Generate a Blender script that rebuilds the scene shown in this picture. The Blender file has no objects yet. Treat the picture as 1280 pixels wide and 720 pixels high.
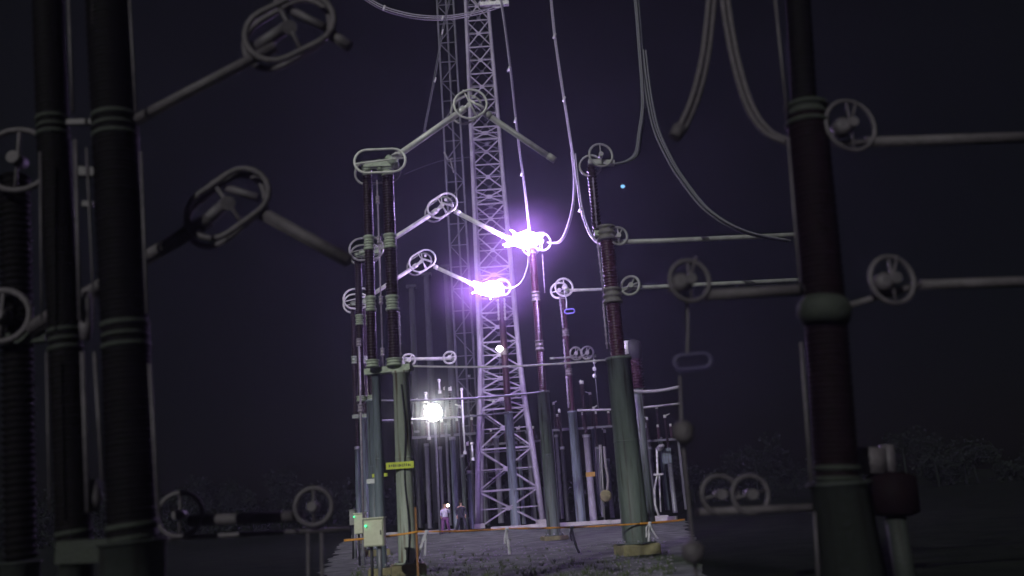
import bpy, bmesh, math, random
from mathutils import Vector, Matrix
random.seed(7)
S = bpy.context.scene
COL = S.collection
R = math.radians

# ---------------------------------------------------------------- camera
FPX = 1086.0; ROLL = 4.0; HC = 1.6
PITCH = math.degrees(math.atan(266.3 / FPX))
p_, r_ = R(PITCH), R(ROLL)
FW = Vector((0, math.cos(p_), math.sin(p_))); R0 = Vector((1, 0, 0)); U0 = Vector((0, -math.sin(p_), math.cos(p_)))
UC = U0 * math.cos(r_) + R0 * math.sin(r_)
RC = R0 * math.cos(r_) - U0 * math.sin(r_)
CP = Vector((0, 0, HC))
def ray(px, py): return FW + RC * ((px - 640) / FPX) - UC * ((py - 360) / FPX)
def at(px, py, Y):
    d = ray(px, py); return CP + d * (Y / d.y)
def ground(px, py, z=0.0):
    d = ray(px, py); return CP + d * ((z - HC) / d.z)
def proj(P):
    v = P - CP; w = v.dot(FW)
    return 640 + FPX * v.dot(RC) / w, 360 - FPX * v.dot(UC) / w
def V(base, py):                      # the point straight above base whose image height is py
    lo, hi = -2.0, 80.0
    for _ in range(50):
        m = (lo + hi) / 2
        if proj(Vector((base.x, base.y, m)))[1] > py: lo = m
        else: hi = m
    return Vector((base.x, base.y, lo))
def under(px, py, Y):                 # ground point straight below the point seen at px,py
    a = at(px, py, Y); return Vector((a.x, a.y, 0))
cam = bpy.data.cameras.new('Camera'); co = bpy.data.objects.new('Camera', cam); COL.objects.link(co)
M = Matrix((RC, UC, -FW)).transposed().to_4x4(); M.translation = CP; co.matrix_world = M
cam.sensor_width = 36; cam.lens = 36 * FPX / 1280; cam.clip_end = 5000; cam.clip_start = .1
cam.dof.use_dof = True; cam.dof.focus_distance = 38; cam.dof.aperture_fstop = .5
S.camera = co

# ---------------------------------------------------------------- materials
def mat(name, c1, c2=None, scale=3.0, rough=.5, metal=0.0, bump=0.0, bscale=30, coat=0.0, streak=False, spec=.5):
    m = bpy.data.materials.new(name); m.use_nodes = True
    N, L = m.node_tree.nodes, m.node_tree.links
    b = N['Principled BSDF']; b.inputs['Roughness'].default_value = rough; b.inputs['Metallic'].default_value = metal
    b.inputs['Coat Weight'].default_value = coat; b.inputs['Specular IOR Level'].default_value = spec
    if c2 is None: c2 = tuple(x * .6 for x in c1)
    tc = N.new('ShaderNodeTexCoord'); mp = N.new('ShaderNodeMapping')
    L.new(tc.outputs['Object'], mp.inputs['Vector'])
    mp.inputs['Scale'].default_value = (1, 1, .12) if streak else (1, 1, 1)
    n = N.new('ShaderNodeTexNoise'); n.inputs['Scale'].default_value = scale; n.inputs['Detail'].default_value = 6; n.inputs['Roughness'].default_value = .65
    L.new(mp.outputs['Vector'], n.inputs['Vector'])
    cr = N.new('ShaderNodeValToRGB'); cr.color_ramp.elements[0].position = .32; cr.color_ramp.elements[1].position = .68
    cr.color_ramp.elements[0].color = (*c2, 1); cr.color_ramp.elements[1].color = (*c1, 1)
    L.new(n.outputs['Fac'], cr.inputs['Fac']); L.new(cr.outputs['Color'], b.inputs['Base Color'])
    mr = N.new('ShaderNodeMapRange'); mr.inputs['To Min'].default_value = max(.05, rough - .12); mr.inputs['To Max'].default_value = min(1, rough + .12)
    L.new(n.outputs['Fac'], mr.inputs['Value']); L.new(mr.outputs['Result'], b.inputs['Roughness'])
    if streak:
        m3 = N.new('ShaderNodeMapping'); m3.inputs['Scale'].default_value = (1, 1, .06); m3.inputs['Location'].default_value = (3.1, 1.7, .4); L.new(tc.outputs['Object'], m3.inputs['Vector'])
        n3 = N.new('ShaderNodeTexNoise'); n3.inputs['Scale'].default_value = 9; n3.inputs['Detail'].default_value = 8; L.new(m3.outputs['Vector'], n3.inputs['Vector'])
        c3 = N.new('ShaderNodeValToRGB'); c3.color_ramp.elements[0].position = .54; c3.color_ramp.elements[1].position = .68; L.new(n3.outputs['Fac'], c3.inputs['Fac'])
        x3 = N.new('ShaderNodeMix'); x3.data_type = 'RGBA'; x3.inputs['B'].default_value = (c2[0] * .55, c2[1] * .38, c2[2] * .3, 1)
        L.new(c3.outputs['Color'], x3.inputs['Factor']); L.new(cr.outputs['Color'], x3.inputs['A']); L.new(x3.outputs['Result'], b.inputs['Base Color'])
    if bump:
        n2 = N.new('ShaderNodeTexNoise'); n2.inputs['Scale'].default_value = bscale; n2.inputs['Detail'].default_value = 4
        L.new(tc.outputs['Object'], n2.inputs['Vector'])
        bp = N.new('ShaderNodeBump'); bp.inputs['Strength'].default_value = bump; bp.inputs['Distance'].default_value = .05
        L.new(n2.outputs['Fac'], bp.inputs['Height']); L.new(bp.outputs['Normal'], b.inputs['Normal'])
    return m
def emat(name, col, s):
    m = bpy.data.materials.new(name); m.use_nodes = True
    N, L = m.node_tree.nodes, m.node_tree.links; N.clear()
    e = N.new('ShaderNodeEmission'); e.inputs['Color'].default_value = (*col, 1); e.inputs['Strength'].default_value = s
    o = N.new('ShaderNodeOutputMaterial'); L.new(e.outputs[0], o.inputs['Surface']); return m
GREEN = mat('pole_lit_green_paint', (.46, .50, .43), (.21, .245, .205), 3.5, .55, bump=.15, streak=True)  # light on the front pole is put into this paler green
DGREEN = mat('pole_dim_green_paint', (.12, .15, .135), (.045, .058, .052), 3.5, .6, bump=.15, streak=True)  # darker copy of the pole green for the less lit poles
BLUEG = mat('pole_blue_grey', (.20, .24, .28), (.08, .10, .12), 3.5, .5, bump=.1, streak=True)
GALV = mat('galvanised_steel', (.30, .30, .34), (.17, .17, .20), 5, .5, .25, bump=.1)
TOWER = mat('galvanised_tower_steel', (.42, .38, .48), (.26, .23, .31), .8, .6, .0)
TOWERB = mat('darker_tower_steel', (.18, .17, .22), (.10, .095, .13), .8, .65, .0)  # darker tower steel, also on the back bracing
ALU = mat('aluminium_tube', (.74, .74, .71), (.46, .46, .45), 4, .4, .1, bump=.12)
ALUD = mat('darker_aluminium_tube', (.33, .33, .32), (.2, .2, .2), 4, .5, .1, bump=.05)  # darker version of the aluminium tube
COLL = mat('cast_collar_green', (.42, .48, .38), (.22, .26, .20), 8, .6, bump=.2)
COLLR = mat('cast_collar_brown_grey', (.16, .15, .14), (.09, .085, .08), 8, .6, bump=.2)
PORC = mat('brown_porcelain', (.022, .012, .018), (.014, .008, .012), 4, .4, coat=.0, spec=.2)
MPORC = mat('red_brown_porcelain', (.055, .014, .032), (.03, .009, .02), 4, .4, coat=.05)
RIM = mat('pale_glazed_rod', (.36, .32, .38), (.2, .17, .22), 12, .4)
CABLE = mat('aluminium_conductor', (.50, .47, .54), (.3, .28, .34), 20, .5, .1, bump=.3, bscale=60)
CABLED = mat('darker_conductor', (.15, .15, .175), (.09, .09, .11), 20, .55, .1, bump=.3, bscale=60)  # darker version of the conductor
CONC = mat('stained_concrete', (.30, .27, .15), (.15, .13, .07), 3, .85, bump=.4, bscale=12)
KERB = mat('kerb_concrete', (.52, .49, .50), (.32, .30, .31), 2, .8, bump=.3)
GRAVEL = mat('gravel', (.165, .19, .15), (.035, .044, .031), 1.1, .95, bump=1.0, bscale=7, spec=.05)
GRASS = mat('dimmed_soil_grass', (.018, .022, .016), (.008, .010, .008), .8, .95, bump=1.0, bscale=6, spec=.0)  # soil grass, with the dimness of the yard's sides put into its colour
YEL = mat('yellow_green_sign_paint', (.62, .70, .05), (.45, .52, .04), 6, .5)
WHITE = mat('cream_painted_steel', (.74, .75, .58), (.55, .56, .42), 3, .5)
WPLATE = mat('white_plate', (.7, .72, .72), (.5, .5, .5), 6, .5)
INK = mat('black_paint', (.03, .03, .025), (.02, .02, .02), 6, .6)
DARKM = mat('dark_steel', (.035, .035, .045), (.018, .018, .024), 5, .6)
TAPE = mat('orange_barrier_tape', (.80, .36, .04), (.62, .25, .03), 8, .5)
CLOTH = mat('white_rag', (.70, .68, .74), (.45, .44, .50), 10, .8, bump=.3)
WOOD = mat('orange_brown_wood', (.34, .16, .05), (.2, .09, .03), 5, .7, bump=.3)
# darker copies for the near gear; the sides' dimness is put into the colour
NALU = mat('dimmed_tube', (.085, .072, .085), (.04, .034, .04), 5, .7, .1, bump=.3)
NCOL = mat('dimmed_collar', (.020, .025, .019), (.010, .013, .010), 6, .8, bump=.4)
NPORC = mat('dimmed_porcelain', (.005, .004, .005), (.003, .003, .003), 6, .7, spec=.05)
NPORR = mat('dimmed_red_porcelain', (.008, .004, .006), (.005, .003, .004), 6, .7, spec=.05)
NRIM = mat('dimmed_rod', (.08, .068, .082), (.035, .03, .038), 8, .65)
NPOLE = mat('dimmed_pole_paint', (.016, .020, .018), (.008, .011, .010), 3, .75, bump=.3, streak=True)
NCAB = mat('dimmed_conductor', (.09, .075, .09), (.05, .042, .05), 20, .65, .1, bump=.4, bscale=40)
LILAC = mat('lilac_flare_ring', (.25, .22, .75), (.2, .18, .6), 4, .5)  # colour of a lens flare ghost, given to a ring
NLILAC = mat('dimmed_flare_ring', (.04, .03, .09), (.03, .024, .06), 4, .6)

# ---------------------------------------------------------------- mesh builder
def frame(d):
    d = d.normalized(); a = Vector((0, 0, 1)) if abs(d.z) < .9 else Vector((1, 0, 0))
    u = d.cross(a).normalized(); return u, d.cross(u).normalized()
class MB:
    def __init__(s): s.v = []; s.f = []; s.sm = []
    def tube(s, pts, r, n=8, closed=False, cap=True, smooth=True):
        pts = [Vector(p) for p in pts]; m = len(pts); b0 = len(s.v)
        rs = r if isinstance(r, (list, tuple)) else [r] * m
        u = None
        for i, p in enumerate(pts):
            if closed: d = pts[(i + 1) % m] - pts[i - 1]
            else: d = pts[min(i + 1, m - 1)] - pts[max(i - 1, 0)]
            d.normalize()
            if u is None: u, _ = frame(d)
            u = (u - d * u.dot(d)).normalized(); w = d.cross(u)
            for k in range(n):
                a = 2 * math.pi * k / n; s.v.append(p + (u * math.cos(a) + w * math.sin(a)) * rs[i])
        for i in range(m if closed else m - 1):
            for k in range(n):
                a, b = b0 + i * n, b0 + ((i + 1) % m) * n
                s.f.append((a + k, a + (k + 1) % n, b + (k + 1) % n, b + k)); s.sm.append(smooth)
        if cap and not closed:
            s.f.append(tuple(b0 + k for k in reversed(range(n)))); s.sm.append(False)
            s.f.append(tuple(b0 + (m - 1) * n + k for k in range(n))); s.sm.append(False)
        return s
    def lathe(s, p0, p1, prof, n=20, smooth=True):      # prof: (t, radius)
        p0, p1 = Vector(p0), Vector(p1); u, w = frame(p1 - p0); b0 = len(s.v)
        for t, r in prof:
            c = p0.lerp(p1, t)
            for k in range(n):
                a = 2 * math.pi * k / n; s.v.append(c + (u * math.cos(a) + w * math.sin(a)) * r)
        for i in range(len(prof) - 1):
            for k in range(n):
                a, b = b0 + i * n, b0 + (i + 1) * n
                s.f.append((a + k, a + (k + 1) % n, b + (k + 1) % n, b + k)); s.sm.append(smooth)
        s.f.append(tuple(b0 + k for k in reversed(range(n)))); s.sm.append(False)
        s.f.append(tuple(b0 + (len(prof) - 1) * n + k for k in range(n))); s.sm.append(False)
        return s
    def box(s, c, d, rot=0.0, bev=.0):
        c = Vector(c); hx, hy, hz = d[0] / 2, d[1] / 2, d[2] / 2; b0 = len(s.v); q = Matrix.Rotation(rot, 3, 'Z')
        bm = bmesh.new(); bmesh.ops.create_cube(bm, size=1)
        for v in bm.verts: v.co = Vector((v.co.x * d[0], v.co.y * d[1], v.co.z * d[2]))
        if bev: bmesh.ops.bevel(bm, geom=list(bm.edges), offset=bev, segments=2, affect='EDGES')
        bm.verts.index_update()
        for v in bm.verts: s.v.append(c + q @ v.co)
        for f in bm.faces: s.f.append(tuple(b0 + v.index for v in f.verts)); s.sm.append(False)
        bm.free(); return s
    def bar(s, a, b, w, h=None):                          # square / flat bar between two points
        a, b = Vector(a), Vector(b); h = h or w; u, v = frame(b - a); b0 = len(s.v)
        for p in (a, b):
            for x, y in ((-1, -1), (1, -1), (1, 1), (-1, 1)): s.v.append(p + u * x * w / 2 + v * y * h / 2)
        for f in ((0, 1, 5, 4), (1, 2, 6, 5), (2, 3, 7, 6), (3, 0, 4, 7), (3, 2, 1, 0), (4, 5, 6, 7)):
            s.f.append(tuple(b0 + i for i in f)); s.sm.append(False)
        return s
    def build(s, name, m, parent=None):
        if parent is not None: o0 = parent.matrix_world_loc if hasattr(parent, 'x_') else ORIG.get(parent.name, Vector())
        else: o0 = Vector()
        me = bpy.data.meshes.new(name); me.from_pydata([v - o0 for v in s.v], [], s.f); me.materials.append(m)
        for p, q in zip(me.polygons, s.sm): p.use_smooth = q
        me.update(); o = bpy.data.objects.new(name, me); COL.objects.link(o)
        if parent is not None: o.parent = parent; ORIG[o.name] = o0
        return o
ORIG = {}
def tag(o, label=None, cat=None, group=None, kind=None):
    if label: o['label'] = label
    if cat: o['category'] = cat
    if group: o['group'] = group
    if kind: o['kind'] = kind
    return o
def thing(name, loc, label, cat, group=None):
    o = bpy.data.objects.new(name, None); COL.objects.link(o); o.location = loc; o.empty_display_size = .2
    ORIG[o.name] = Vector(loc); return tag(o, label, cat, group)
def selfmesh(mb, name, m, label, cat, group=None, loc=None):
    """a one-mesh thing with its origin at loc"""
    loc = Vector(loc) if loc is not None else sum(mb.v, Vector()) / len(mb.v)
    mb.v = [v - loc for v in mb.v]; o = mb.build(name, m); o.location = loc
    return tag(o, label, cat, group)

def sheds(p0, p1, rc, rs, pitch=.11, n=18):
    L = (Vector(p1) - Vector(p0)).length; k = max(3, int(L / pitch)); pr = [(0, rc)]
    for i in range(k):
        t = i / k; d = 1 / k; big = rs if i % 2 == 0 else rc + (rs - rc) * .72
        pr += [(t + .15 * d, rc), (t + .45 * d, big * .985), (t + .58 * d, big), (t + .72 * d, rc * 1.06)]
    pr.append((1, rc)); return MB().lathe(p0, p1, pr, n)
def pole_prof(r, taper=.9): return [(0, r * 1.04), (.006, r * 1.04), (.008, r), (.985, r * taper), (.986, r * taper * 1.12), (1, r * taper * 1.12)]
def collar(c, r, h, ax=Vector((0, 0, 1)), n=20):
    a, b = c - ax * h / 2, c + ax * h / 2
    return MB().lathe(a, b, [(0, r * .8), (.04, r), (.18, r), (.2, r * .86), (.42, r * .84), (.44, r * .95), (.56, r * .95), (.58, r * .84), (.8, r * .86), (.82, r), (.96, r), (1, r * .8)], n)
def stadium(c, a, b, ang, depthtilt=0.0, n=10, yaw=0.0):
    """points of a rounded oblong; a,b half sizes (m); ang tilt in the picture plane (deg, + = rises to the right)"""
    pts = []; st = max(0, a - b)
    for k in range(2 * n):
        t = -math.pi / 2 + math.pi * (k % n) / (n - 1) + (math.pi if k >= n else 0)
        cx = st if k < n else -st
        pts.append((cx + b * math.cos(t), b * math.sin(t)))
    if st == 0: pts = [(b * math.cos(2 * math.pi * k / 20), b * math.sin(2 * math.pi * k / 20)) for k in range(20)]
    out = []
    ca, sa = math.cos(R(ang)), math.sin(R(ang)); Q = Matrix.Rotation(R(yaw), 3, 'Z') @ Matrix.Rotation(R(depthtilt), 3, 'X')
    for x, y in pts: out.append(Vector(c) + Q @ Vector((x * ca - y * sa, 0, x * sa + y * ca)))
    return out
def ring(mb, px, py, Y, a, b, ang, tr, yaw=15, tilt=0, spokes=True, hub=True):
    s = Y / FPX; c = at(px, py, Y); pts = stadium(c, a * s, b * s, ang, tilt, 10, yaw)
    mb.tube(pts, tr, 8, closed=True)
    m = len(pts)
    if spokes: mb.tube([pts[m // 4 if a > b else 5], c, pts[(3 * m) // 4 if a > b else 15]], tr * .6, 6)
    if hub: mb.tube([c - Vector((0, .12, 0)), c + Vector((0, .12, 0))], tr * 2.0, 10)
    return c
def bez(P, n=10):
    """Catmull-Rom through points"""
    P = [Vector(p) for p in P]; out = []
    for i in range(len(P) - 1):
        a = P[max(i - 1, 0)]; b = P[i]; c = P[i + 1]; d = P[min(i + 2, len(P) - 1)]
        for k in range(n):
            t = k / n
            out.append(.5 * ((2 * b) + (c - a) * t + (2 * a - 5 * b + 4 * c - d) * t * t + (3 * b - a - 3 * c + d) * t ** 3))
    out.append(P[-1]); return out

# ---------------------------------------------------------------- setting
def sheet(name, pts, m, z):
    me = bpy.data.meshes.new(name); me.from_pydata([(p[0], p[1], z) for p in pts], [], [tuple(range(len(pts)))]); me.materials.append(m)
    o = bpy.data.objects.new(name, me); COL.objects.link(o); o['kind'] = 'structure'; return o
sheet('ground', [(-1500, -300), (1500, -300), (1500, 3000), (-1500, 3000)], GRASS, 0)
k0, k1 = ground(440, 673), ground(846, 650.5)
gl, gr_ = ground(422, 724), ground(850, 724)
def ext(a, b, y):
    t = (y - a.y) / (b.y - a.y); return a.lerp(b, t)
def rough(a, b, n, amp):
    a, b = Vector(a[:2]), Vector(b[:2]); d_ = (b - a).normalized(); nn = Vector((-d_.y, d_.x))
    return [a.lerp(b, i / n) + nn * (random.uniform(-amp, amp) if 0 < i < n else 0) for i in range(n)]
A_, B_, C_, D_, E_, F_ = (-5.5, -20), (5.5, -20), (gr_.x + .5, gr_.y), (k1.x + .4, k1.y), (k0.x - .4, k0.y), (gl.x - .5, gl.y)
sheet('gravel_yard', rough(A_, B_, 4, 0) + rough(B_, C_, 60, .12) + rough(C_, D_, 50, .2) + rough(D_, E_, 2, 0) + rough(E_, F_, 50, .2) + rough(F_, A_, 60, .12), GRAVEL, .02)
kb = MB(); d = (k1 - k0).normalized(); nrm = Vector((-d.y, d.x, 0))
L_ = (k1 - k0).length; nk = int(L_ / 1.2)
for i in range(nk):
    if i in (6, 7): continue
    a = k0 + d * (i * L_ / nk); b = k0 + d * ((i + 1) * L_ / nk - .02)
    j = random.uniform(-.012, .012)
    kb.bar(a + Vector((0, 0, .1 + j)) + nrm * .1, b + Vector((0, 0, .1 + j)) + nrm * .1, .3, .24)
tag(kb.build('kerb', KERB), kind='structure')
# loose stones scattered on the gravel
st = MB()
for i in range(900):
    px, py = random.uniform(440, 840), 676 + 48 * random.random() ** .7
    g = ground(px, py, .02); r = random.uniform(.02, .06); b0 = len(st.v)
    for v in ((1, 0, 0), (-.9, .2, 0), (0, 1, .1), (.1, -1, 0), (0, 0, .7), (0, 0, -.5)):
        st.v.append(g + Vector([x * r * random.uniform(.7, 1.2) for x in v]))
    for f in ((0, 2, 4), (2, 1, 4), (1, 3, 4), (3, 0, 4), (2, 0, 5), (1, 2, 5), (3, 1, 5), (0, 3, 5)):
        st.f.append(tuple(b0 + q for q in f)); st.sm.append(False)
o = st.build('loose_stones', mat('pale_stone', (.25, .23, .27), (.12, .11, .14), 3, .9)); tag(o, 'small loose stones scattered over the grey gravel', 'gravel', kind='stuff')

# ---------------------------------------------------------------- support parts
def support(t, base, top, r, m, plinth=None, pm=None):
    zf = base.z + (plinth[1] if plinth else .05)
    if plinth:
        MB().lathe(Vector((base.x, base.y, zf)), Vector((base.x, base.y, zf + .04)), [(0, r * 1.45), (1, r * 1.45)], 24).build('base_flange', m, t)
        for k in range(8):
            a = k * math.pi / 4; q = Vector((base.x + math.cos(a) * r * 1.28, base.y + math.sin(a) * r * 1.28, zf + .035)); MB().lathe(q, q + Vector((0, 0, .06)), [(0, .028), (1, .026)], 6).build('anchor_bolt', GALV, t)
    zm = base.z + (top.z - base.z) * .56
    MB().lathe(Vector((base.x, base.y, zm)), Vector((base.x, base.y, zm + .03)), [(0, r * .97), (.1, r * .985), (.9, r * .985), (1, r * .97)], 24).build('weld_band', m, t)
    MB().lathe(base, top, pole_prof(r), 24).build('support_pole', m, t)
    if plinth: MB().box(base + Vector((0, 0, plinth[1] / 2)), (plinth[0], plinth[0], plinth[1]), .2, .03).build('concrete_base', pm or CONC, t)

def disconnector(Y, base_px, base_py, tops, cols, ring_py, scale, pole_r, polem, label, arms, elbow, ring2=True, rodside=True, mats=(ALU, COLL, PORC), plinth=None, extra_pole=None, collars=(), collars_left=()):
    s = Y / FPX
    base = ground(base_px, base_py) if base_py else under(base_px, tops, Y)
    t = thing('disconnector_switch', base, label, 'disconnector', 'disconnector switches of the left row')
    top = V(base, tops); support(t, base, top, pole_r, polem, plinth)
    if extra_pole:
        b2 = under(extra_pole[0], extra_pole[1], Y + .4); support(t, b2, V(b2, extra_pole[1]), extra_pole[2], BLUEG, (.7, .2))
        MB().bar(Vector((b2.x - .25, b2.y, top.z + .09)), Vector((top.x + .3, top.y, top.z + .09)), .3, .16).build('crossbeam', COLL, t)
    zb = top.z + (.17 if extra_pole else 0)
    for i, (cx, r) in enumerate(cols):
        b = under(cx, tops, Y); b0 = Vector((b.x, b.y, zb)); te = V(b, ring_py)
        cl = collars if i == len(cols) - 1 else collars_left
        zs = [b0.z + .12] + sorted(V(b, c).z for c in cl) + [te.z]
        collar(b0 + Vector((0, 0, .08)), r * 1.35, .2).build('collar', mats[1], t)
        for z0, z1 in zip(zs[:-1], zs[1:]):
            sheds(Vector((b.x, b.y, z0)), Vector((b.x, b.y, z1)), r * .86, r, .075).build('insulator', mats[2], t)
        for z in zs[1:-1]: collar(Vector((b.x, b.y, z)), r * 1.12, .42).build('collar', mats[1], t)
        collar(te, r * 1.05, .2).build('collar', mats[1], t)
    return t, base

# --- phase A: nearest of the left row
YA, YB, YC = 22.6, 33.0, 47.0
sA, sB, sC = YA / FPX, YB / FPX, YC / FPX
dA, bA = disconnector(YA, 501, 0, 464, [(466, .135), (493.5, .165)], 216, 1, .235, GREEN,
    'tallest disconnector switch in front, green pole with yellow plate, arm bent over the tower', None, None,
    plinth=(.85, .28), extra_pole=(470, 466, .13), collars=(302, 379), collars_left=(304, 380))
r1 = MB(); c = ring(r1, 475, 201, YA - .35, 34, 16.5, 0, .036, yaw=4, hub=False); r1.build('corona_ring', ALU, dA)
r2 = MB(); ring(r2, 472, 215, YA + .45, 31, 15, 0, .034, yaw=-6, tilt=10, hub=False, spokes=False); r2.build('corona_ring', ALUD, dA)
tp = MB(); tp.bar(at(452, 207, YA), at(498, 205, YA), .22, .16); tp.tube([at(484, 196, YA - .1), at(494, 206, YA - .1)], .1, 10); tp.tube([at(475, 216, YA), at(474, 200, YA)], .08, 8)
tp.build('top_casting', COLL, dA)
def arm(t, pts, Y, w, m, name='lower_arm', Y2=None):
    P = [at(x, y, Y + (0 if not Y2 else (Y2 - Y) * i / (len(pts) - 1))) for i, (x, y) in enumerate(pts)]
    mb = MB(); mb.tube(P, w, 12)
    d = (P[-1] - P[0]).normalized(); u = Vector((0, -1, 0)).cross(d).normalized()
    mb.tube([P[0] + d * .1 - u * w * .95, P[-1] - d * .1 - u * w * .95], w * .3, 6)      # stiffener along the lower edge
    mb.tube([P[0] - d * .02, P[0] + d * .22], w * 1.35, 12); mb.tube([P[-1] - d * .22, P[-1] + d * .02], w * 1.3, 12)
    return mb.build(name, m, t)
arm(dA, [(490, 199), (580, 136)], YA, .082, ALU)
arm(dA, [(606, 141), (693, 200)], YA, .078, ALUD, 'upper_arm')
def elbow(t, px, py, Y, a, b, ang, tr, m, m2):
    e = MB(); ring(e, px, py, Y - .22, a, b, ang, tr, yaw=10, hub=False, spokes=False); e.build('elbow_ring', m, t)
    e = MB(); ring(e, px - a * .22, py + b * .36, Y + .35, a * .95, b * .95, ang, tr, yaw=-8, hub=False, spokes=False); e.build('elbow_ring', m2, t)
    s = Y / FPX; ca, sa = math.cos(R(ang)), math.sin(R(ang)); h = MB()
    P = lambda x, y, dy=0: at(px + x * ca + y * sa, py - x * sa + y * ca, Y + dy)
    h.tube([P(-a * .75, b * .15), P(a * .1, -b * .05)], tr * 1.6, 10); h.tube([P(a * .0, -b * .3), P(a * .55, b * .6)], tr * 1.2, 8)
    h.tube([P(-a * .1, 0, -.22), P(-a * .1, 0, .28)], tr * 2.1, 12); h.tube([P(a * .35, -b * .3, -.22), P(a * .35, -b * .3, .28)], tr * 1.5, 10)
    h.tube([P(0, -b, -.22), P(0, b, -.22)], tr * .6, 6); h.tube([P(-a * .12, b * 1.1, .28), P(0, 0, .1), P(a * .2, -b * .7, .28)], tr * .55, 6)
    h.build('elbow_joint', m, t)
elbow(dA, 588, 130, YA, 23, 20, 28, .034, ALU, ALUD)

cb = [V(bA, y) + Vector((.06 + .03 * math.sin(y * .05), -.245 * (1 if y < 690 else 1.02), 0)) for y in range(706, 480, -14)]
MB().tube(bez(cb, 3), .018, 8).build('earthing_cable', DARKM, dA)
# --- phase B
dB, bB = disconnector(YB, 466, 0, 500, [(452, .15), (466, .17)], 320, 1, .27, BLUEG,
    'middle disconnector switch of the left row, arm reaching right to the upper arc', None, None, collars=(400,), collars_left=(400,), plinth=(.9, .25))
q = MB(); ring(q, 458, 311, YB - .3, 22, 15, 5, .045, yaw=8, hub=False); ring(q, 456, 318, YB + .4, 20, 13, 0, .04, yaw=-8, hub=False); q.build('corona_ring', ALUD, dB)
tb = MB(); tb.bar(at(450, 318, YB), at(474, 314, YB), .3, .2); tb.build('top_casting', COLL, dB)
arm(dB, [(464, 316), (546, 263)], YB, .085, ALU)
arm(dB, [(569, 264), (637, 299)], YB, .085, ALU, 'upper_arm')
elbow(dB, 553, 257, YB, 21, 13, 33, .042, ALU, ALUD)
# --- phase C
dC, bC = disconnector(YC, 455, 0, 522, [(445, .17), (457, .19)], 380, 1, .28, BLUEG,
    'farthest disconnector switch of the left row, arm reaching right to the lower arc', None, None, collars=(450,), collars_left=(450,), plinth=(1., .25))
q = MB(); ring(q, 447, 373, YC - .3, 18, 13, 5, .055, yaw=8, hub=False); ring(q, 445, 379, YC + .5, 17, 12, 0, .05, yaw=-8, hub=False); q.build('corona_ring', ALU, dC)
tb = MB(); tb.bar(at(440, 380, YC), at(464, 376, YC), .35, .25); tb.build('top_casting', COLL, dC)
arm(dC, [(456, 374), (521, 331)], YC, .10, ALU)
arm(dC, [(543, 333), (600, 359)], YC, .10, ALU, 'upper_arm')
elbow(dC, 528, 326, YC, 18, 12, 30, .05, ALU, ALUD)

# thin control rods and cables standing by the left columns
def rod(name, px, y0, y1, Y, r, m, label, knots=()):
    b = under(px, (y0 + y1) / 2, Y); a, c = V(b, y0), V(b, y1)
    if c.z < .3: c.z = 0
    t = thing(name, Vector((b.x, b.y, min(a.z, c.z))), label, 'control rod', 'pale control rods beside the columns')
    MB().tube([c, a], r, 8).build('shaft', m, t)
    for k in knots: collar(V(b, k), r * 2.6, .22, n=12).build('coupling', m, t)
    return t
rod('control_rod', 475, 225, 460, YA + .15, .022, RIM, 'pale control rod between the two front insulator columns', (250, 375, 440, 300))
rod('control_rod', 452, 430, 690, YA + 1.5, .03, RIM, 'pale knotted rod at the far left edge of the yard', (428, 510))
rod('control_rod', 470, 470, 690, YA + .9, .03, WPLATE, 'white rod running down between the two left poles', ())

# ---------------------------------------------------------------- right row of fixed contacts
def post(label, base, tops, pole_r, polem, plinth, secs, r, pm, rings, Y, collm=COLLR, colr=1.15, group='contact posts of the right row', ch=.45, lr=ALU):
    t = thing('contact_post', base, label, 'insulator post', group)
    top = V(base, tops); support(t, base, top, pole_r, polem, plinth)
    z = top.z; zz = []
    for i, py in enumerate(secs):
        z1 = V(base, py).z
        sheds(Vector((base.x, base.y, z)), Vector((base.x, base.y, z1)), r * .84, r, .08).build('insulator', pm, t)
        c = collar(Vector((base.x, base.y, z1)), r * colr, ch); c.build('collar', collm, t)
        z = z1
    for (px, py, a, b, ang, tr, dy, yaw) in rings:
        q = MB(); ring(q, px, py, Y + dy, a, b, ang, tr, yaw=yaw); q.build('corona_ring', lr, t)
    return t, top
bRA = ground(797, 694); YRA = bRA.y
tRA, topRA = post('largest contact post at right, thick dark green pole on a stained concrete block', bRA, 447, .37, DGREEN, (1.0, .3),
    (370, 292), .22, MPORC, [(751, 194, 16, 16, 0, .035, -.2, 12), (738, 207, 14.5, 14.5, 0, .033, .35, -10)], YRA, colr=1.3, lr=ALUD)
q = MB(); bb = under(743, 250, YRA); sheds(V(bb, 290), V(bb, 208), .1, .15, .1).build('insulator', PORC, tRA)
MB().bar(V(bRA, 291), V(bb, 291) - Vector((.1, 0, 0)), .2, .2).build('bracket', COLL, tRA)
q = MB(); q.bar(at(735, 203, YRA), at(768, 204, YRA), .2, .14); q.build('top_casting', ALUD, tRA)
bRB = ground(693, 675.5); YRB = bRB.y
tRB, topRB = post('middle contact post, dark green pole and ribbed red insulator below the upper arc', bRB, 489, .27, DGREEN, (.95, .18),
    (432, 371, 312), .17, MPORC, [(677, 302, 11.5, 12, 0, .05, -.62, 14), (664, 308, 11, 11.5, 0, .05, .5, -12)], YRB)
bRC = ground(645, 657.5); YRC = bRC.y
tRC, topRC = post('farthest contact post, blue-grey pole in front of the lattice tower under the lower arc', bRC, 515, .34, BLUEG, None,
    (440, 372), .26, MPORC, [(628, 359, 9, 10.5, 0, .075, -9.2, 14), (620, 362, 9, 9, 0, .08, -8.3, -12)], YRC)
bRD = ground(727, 656); YRD = bRD.y
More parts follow.
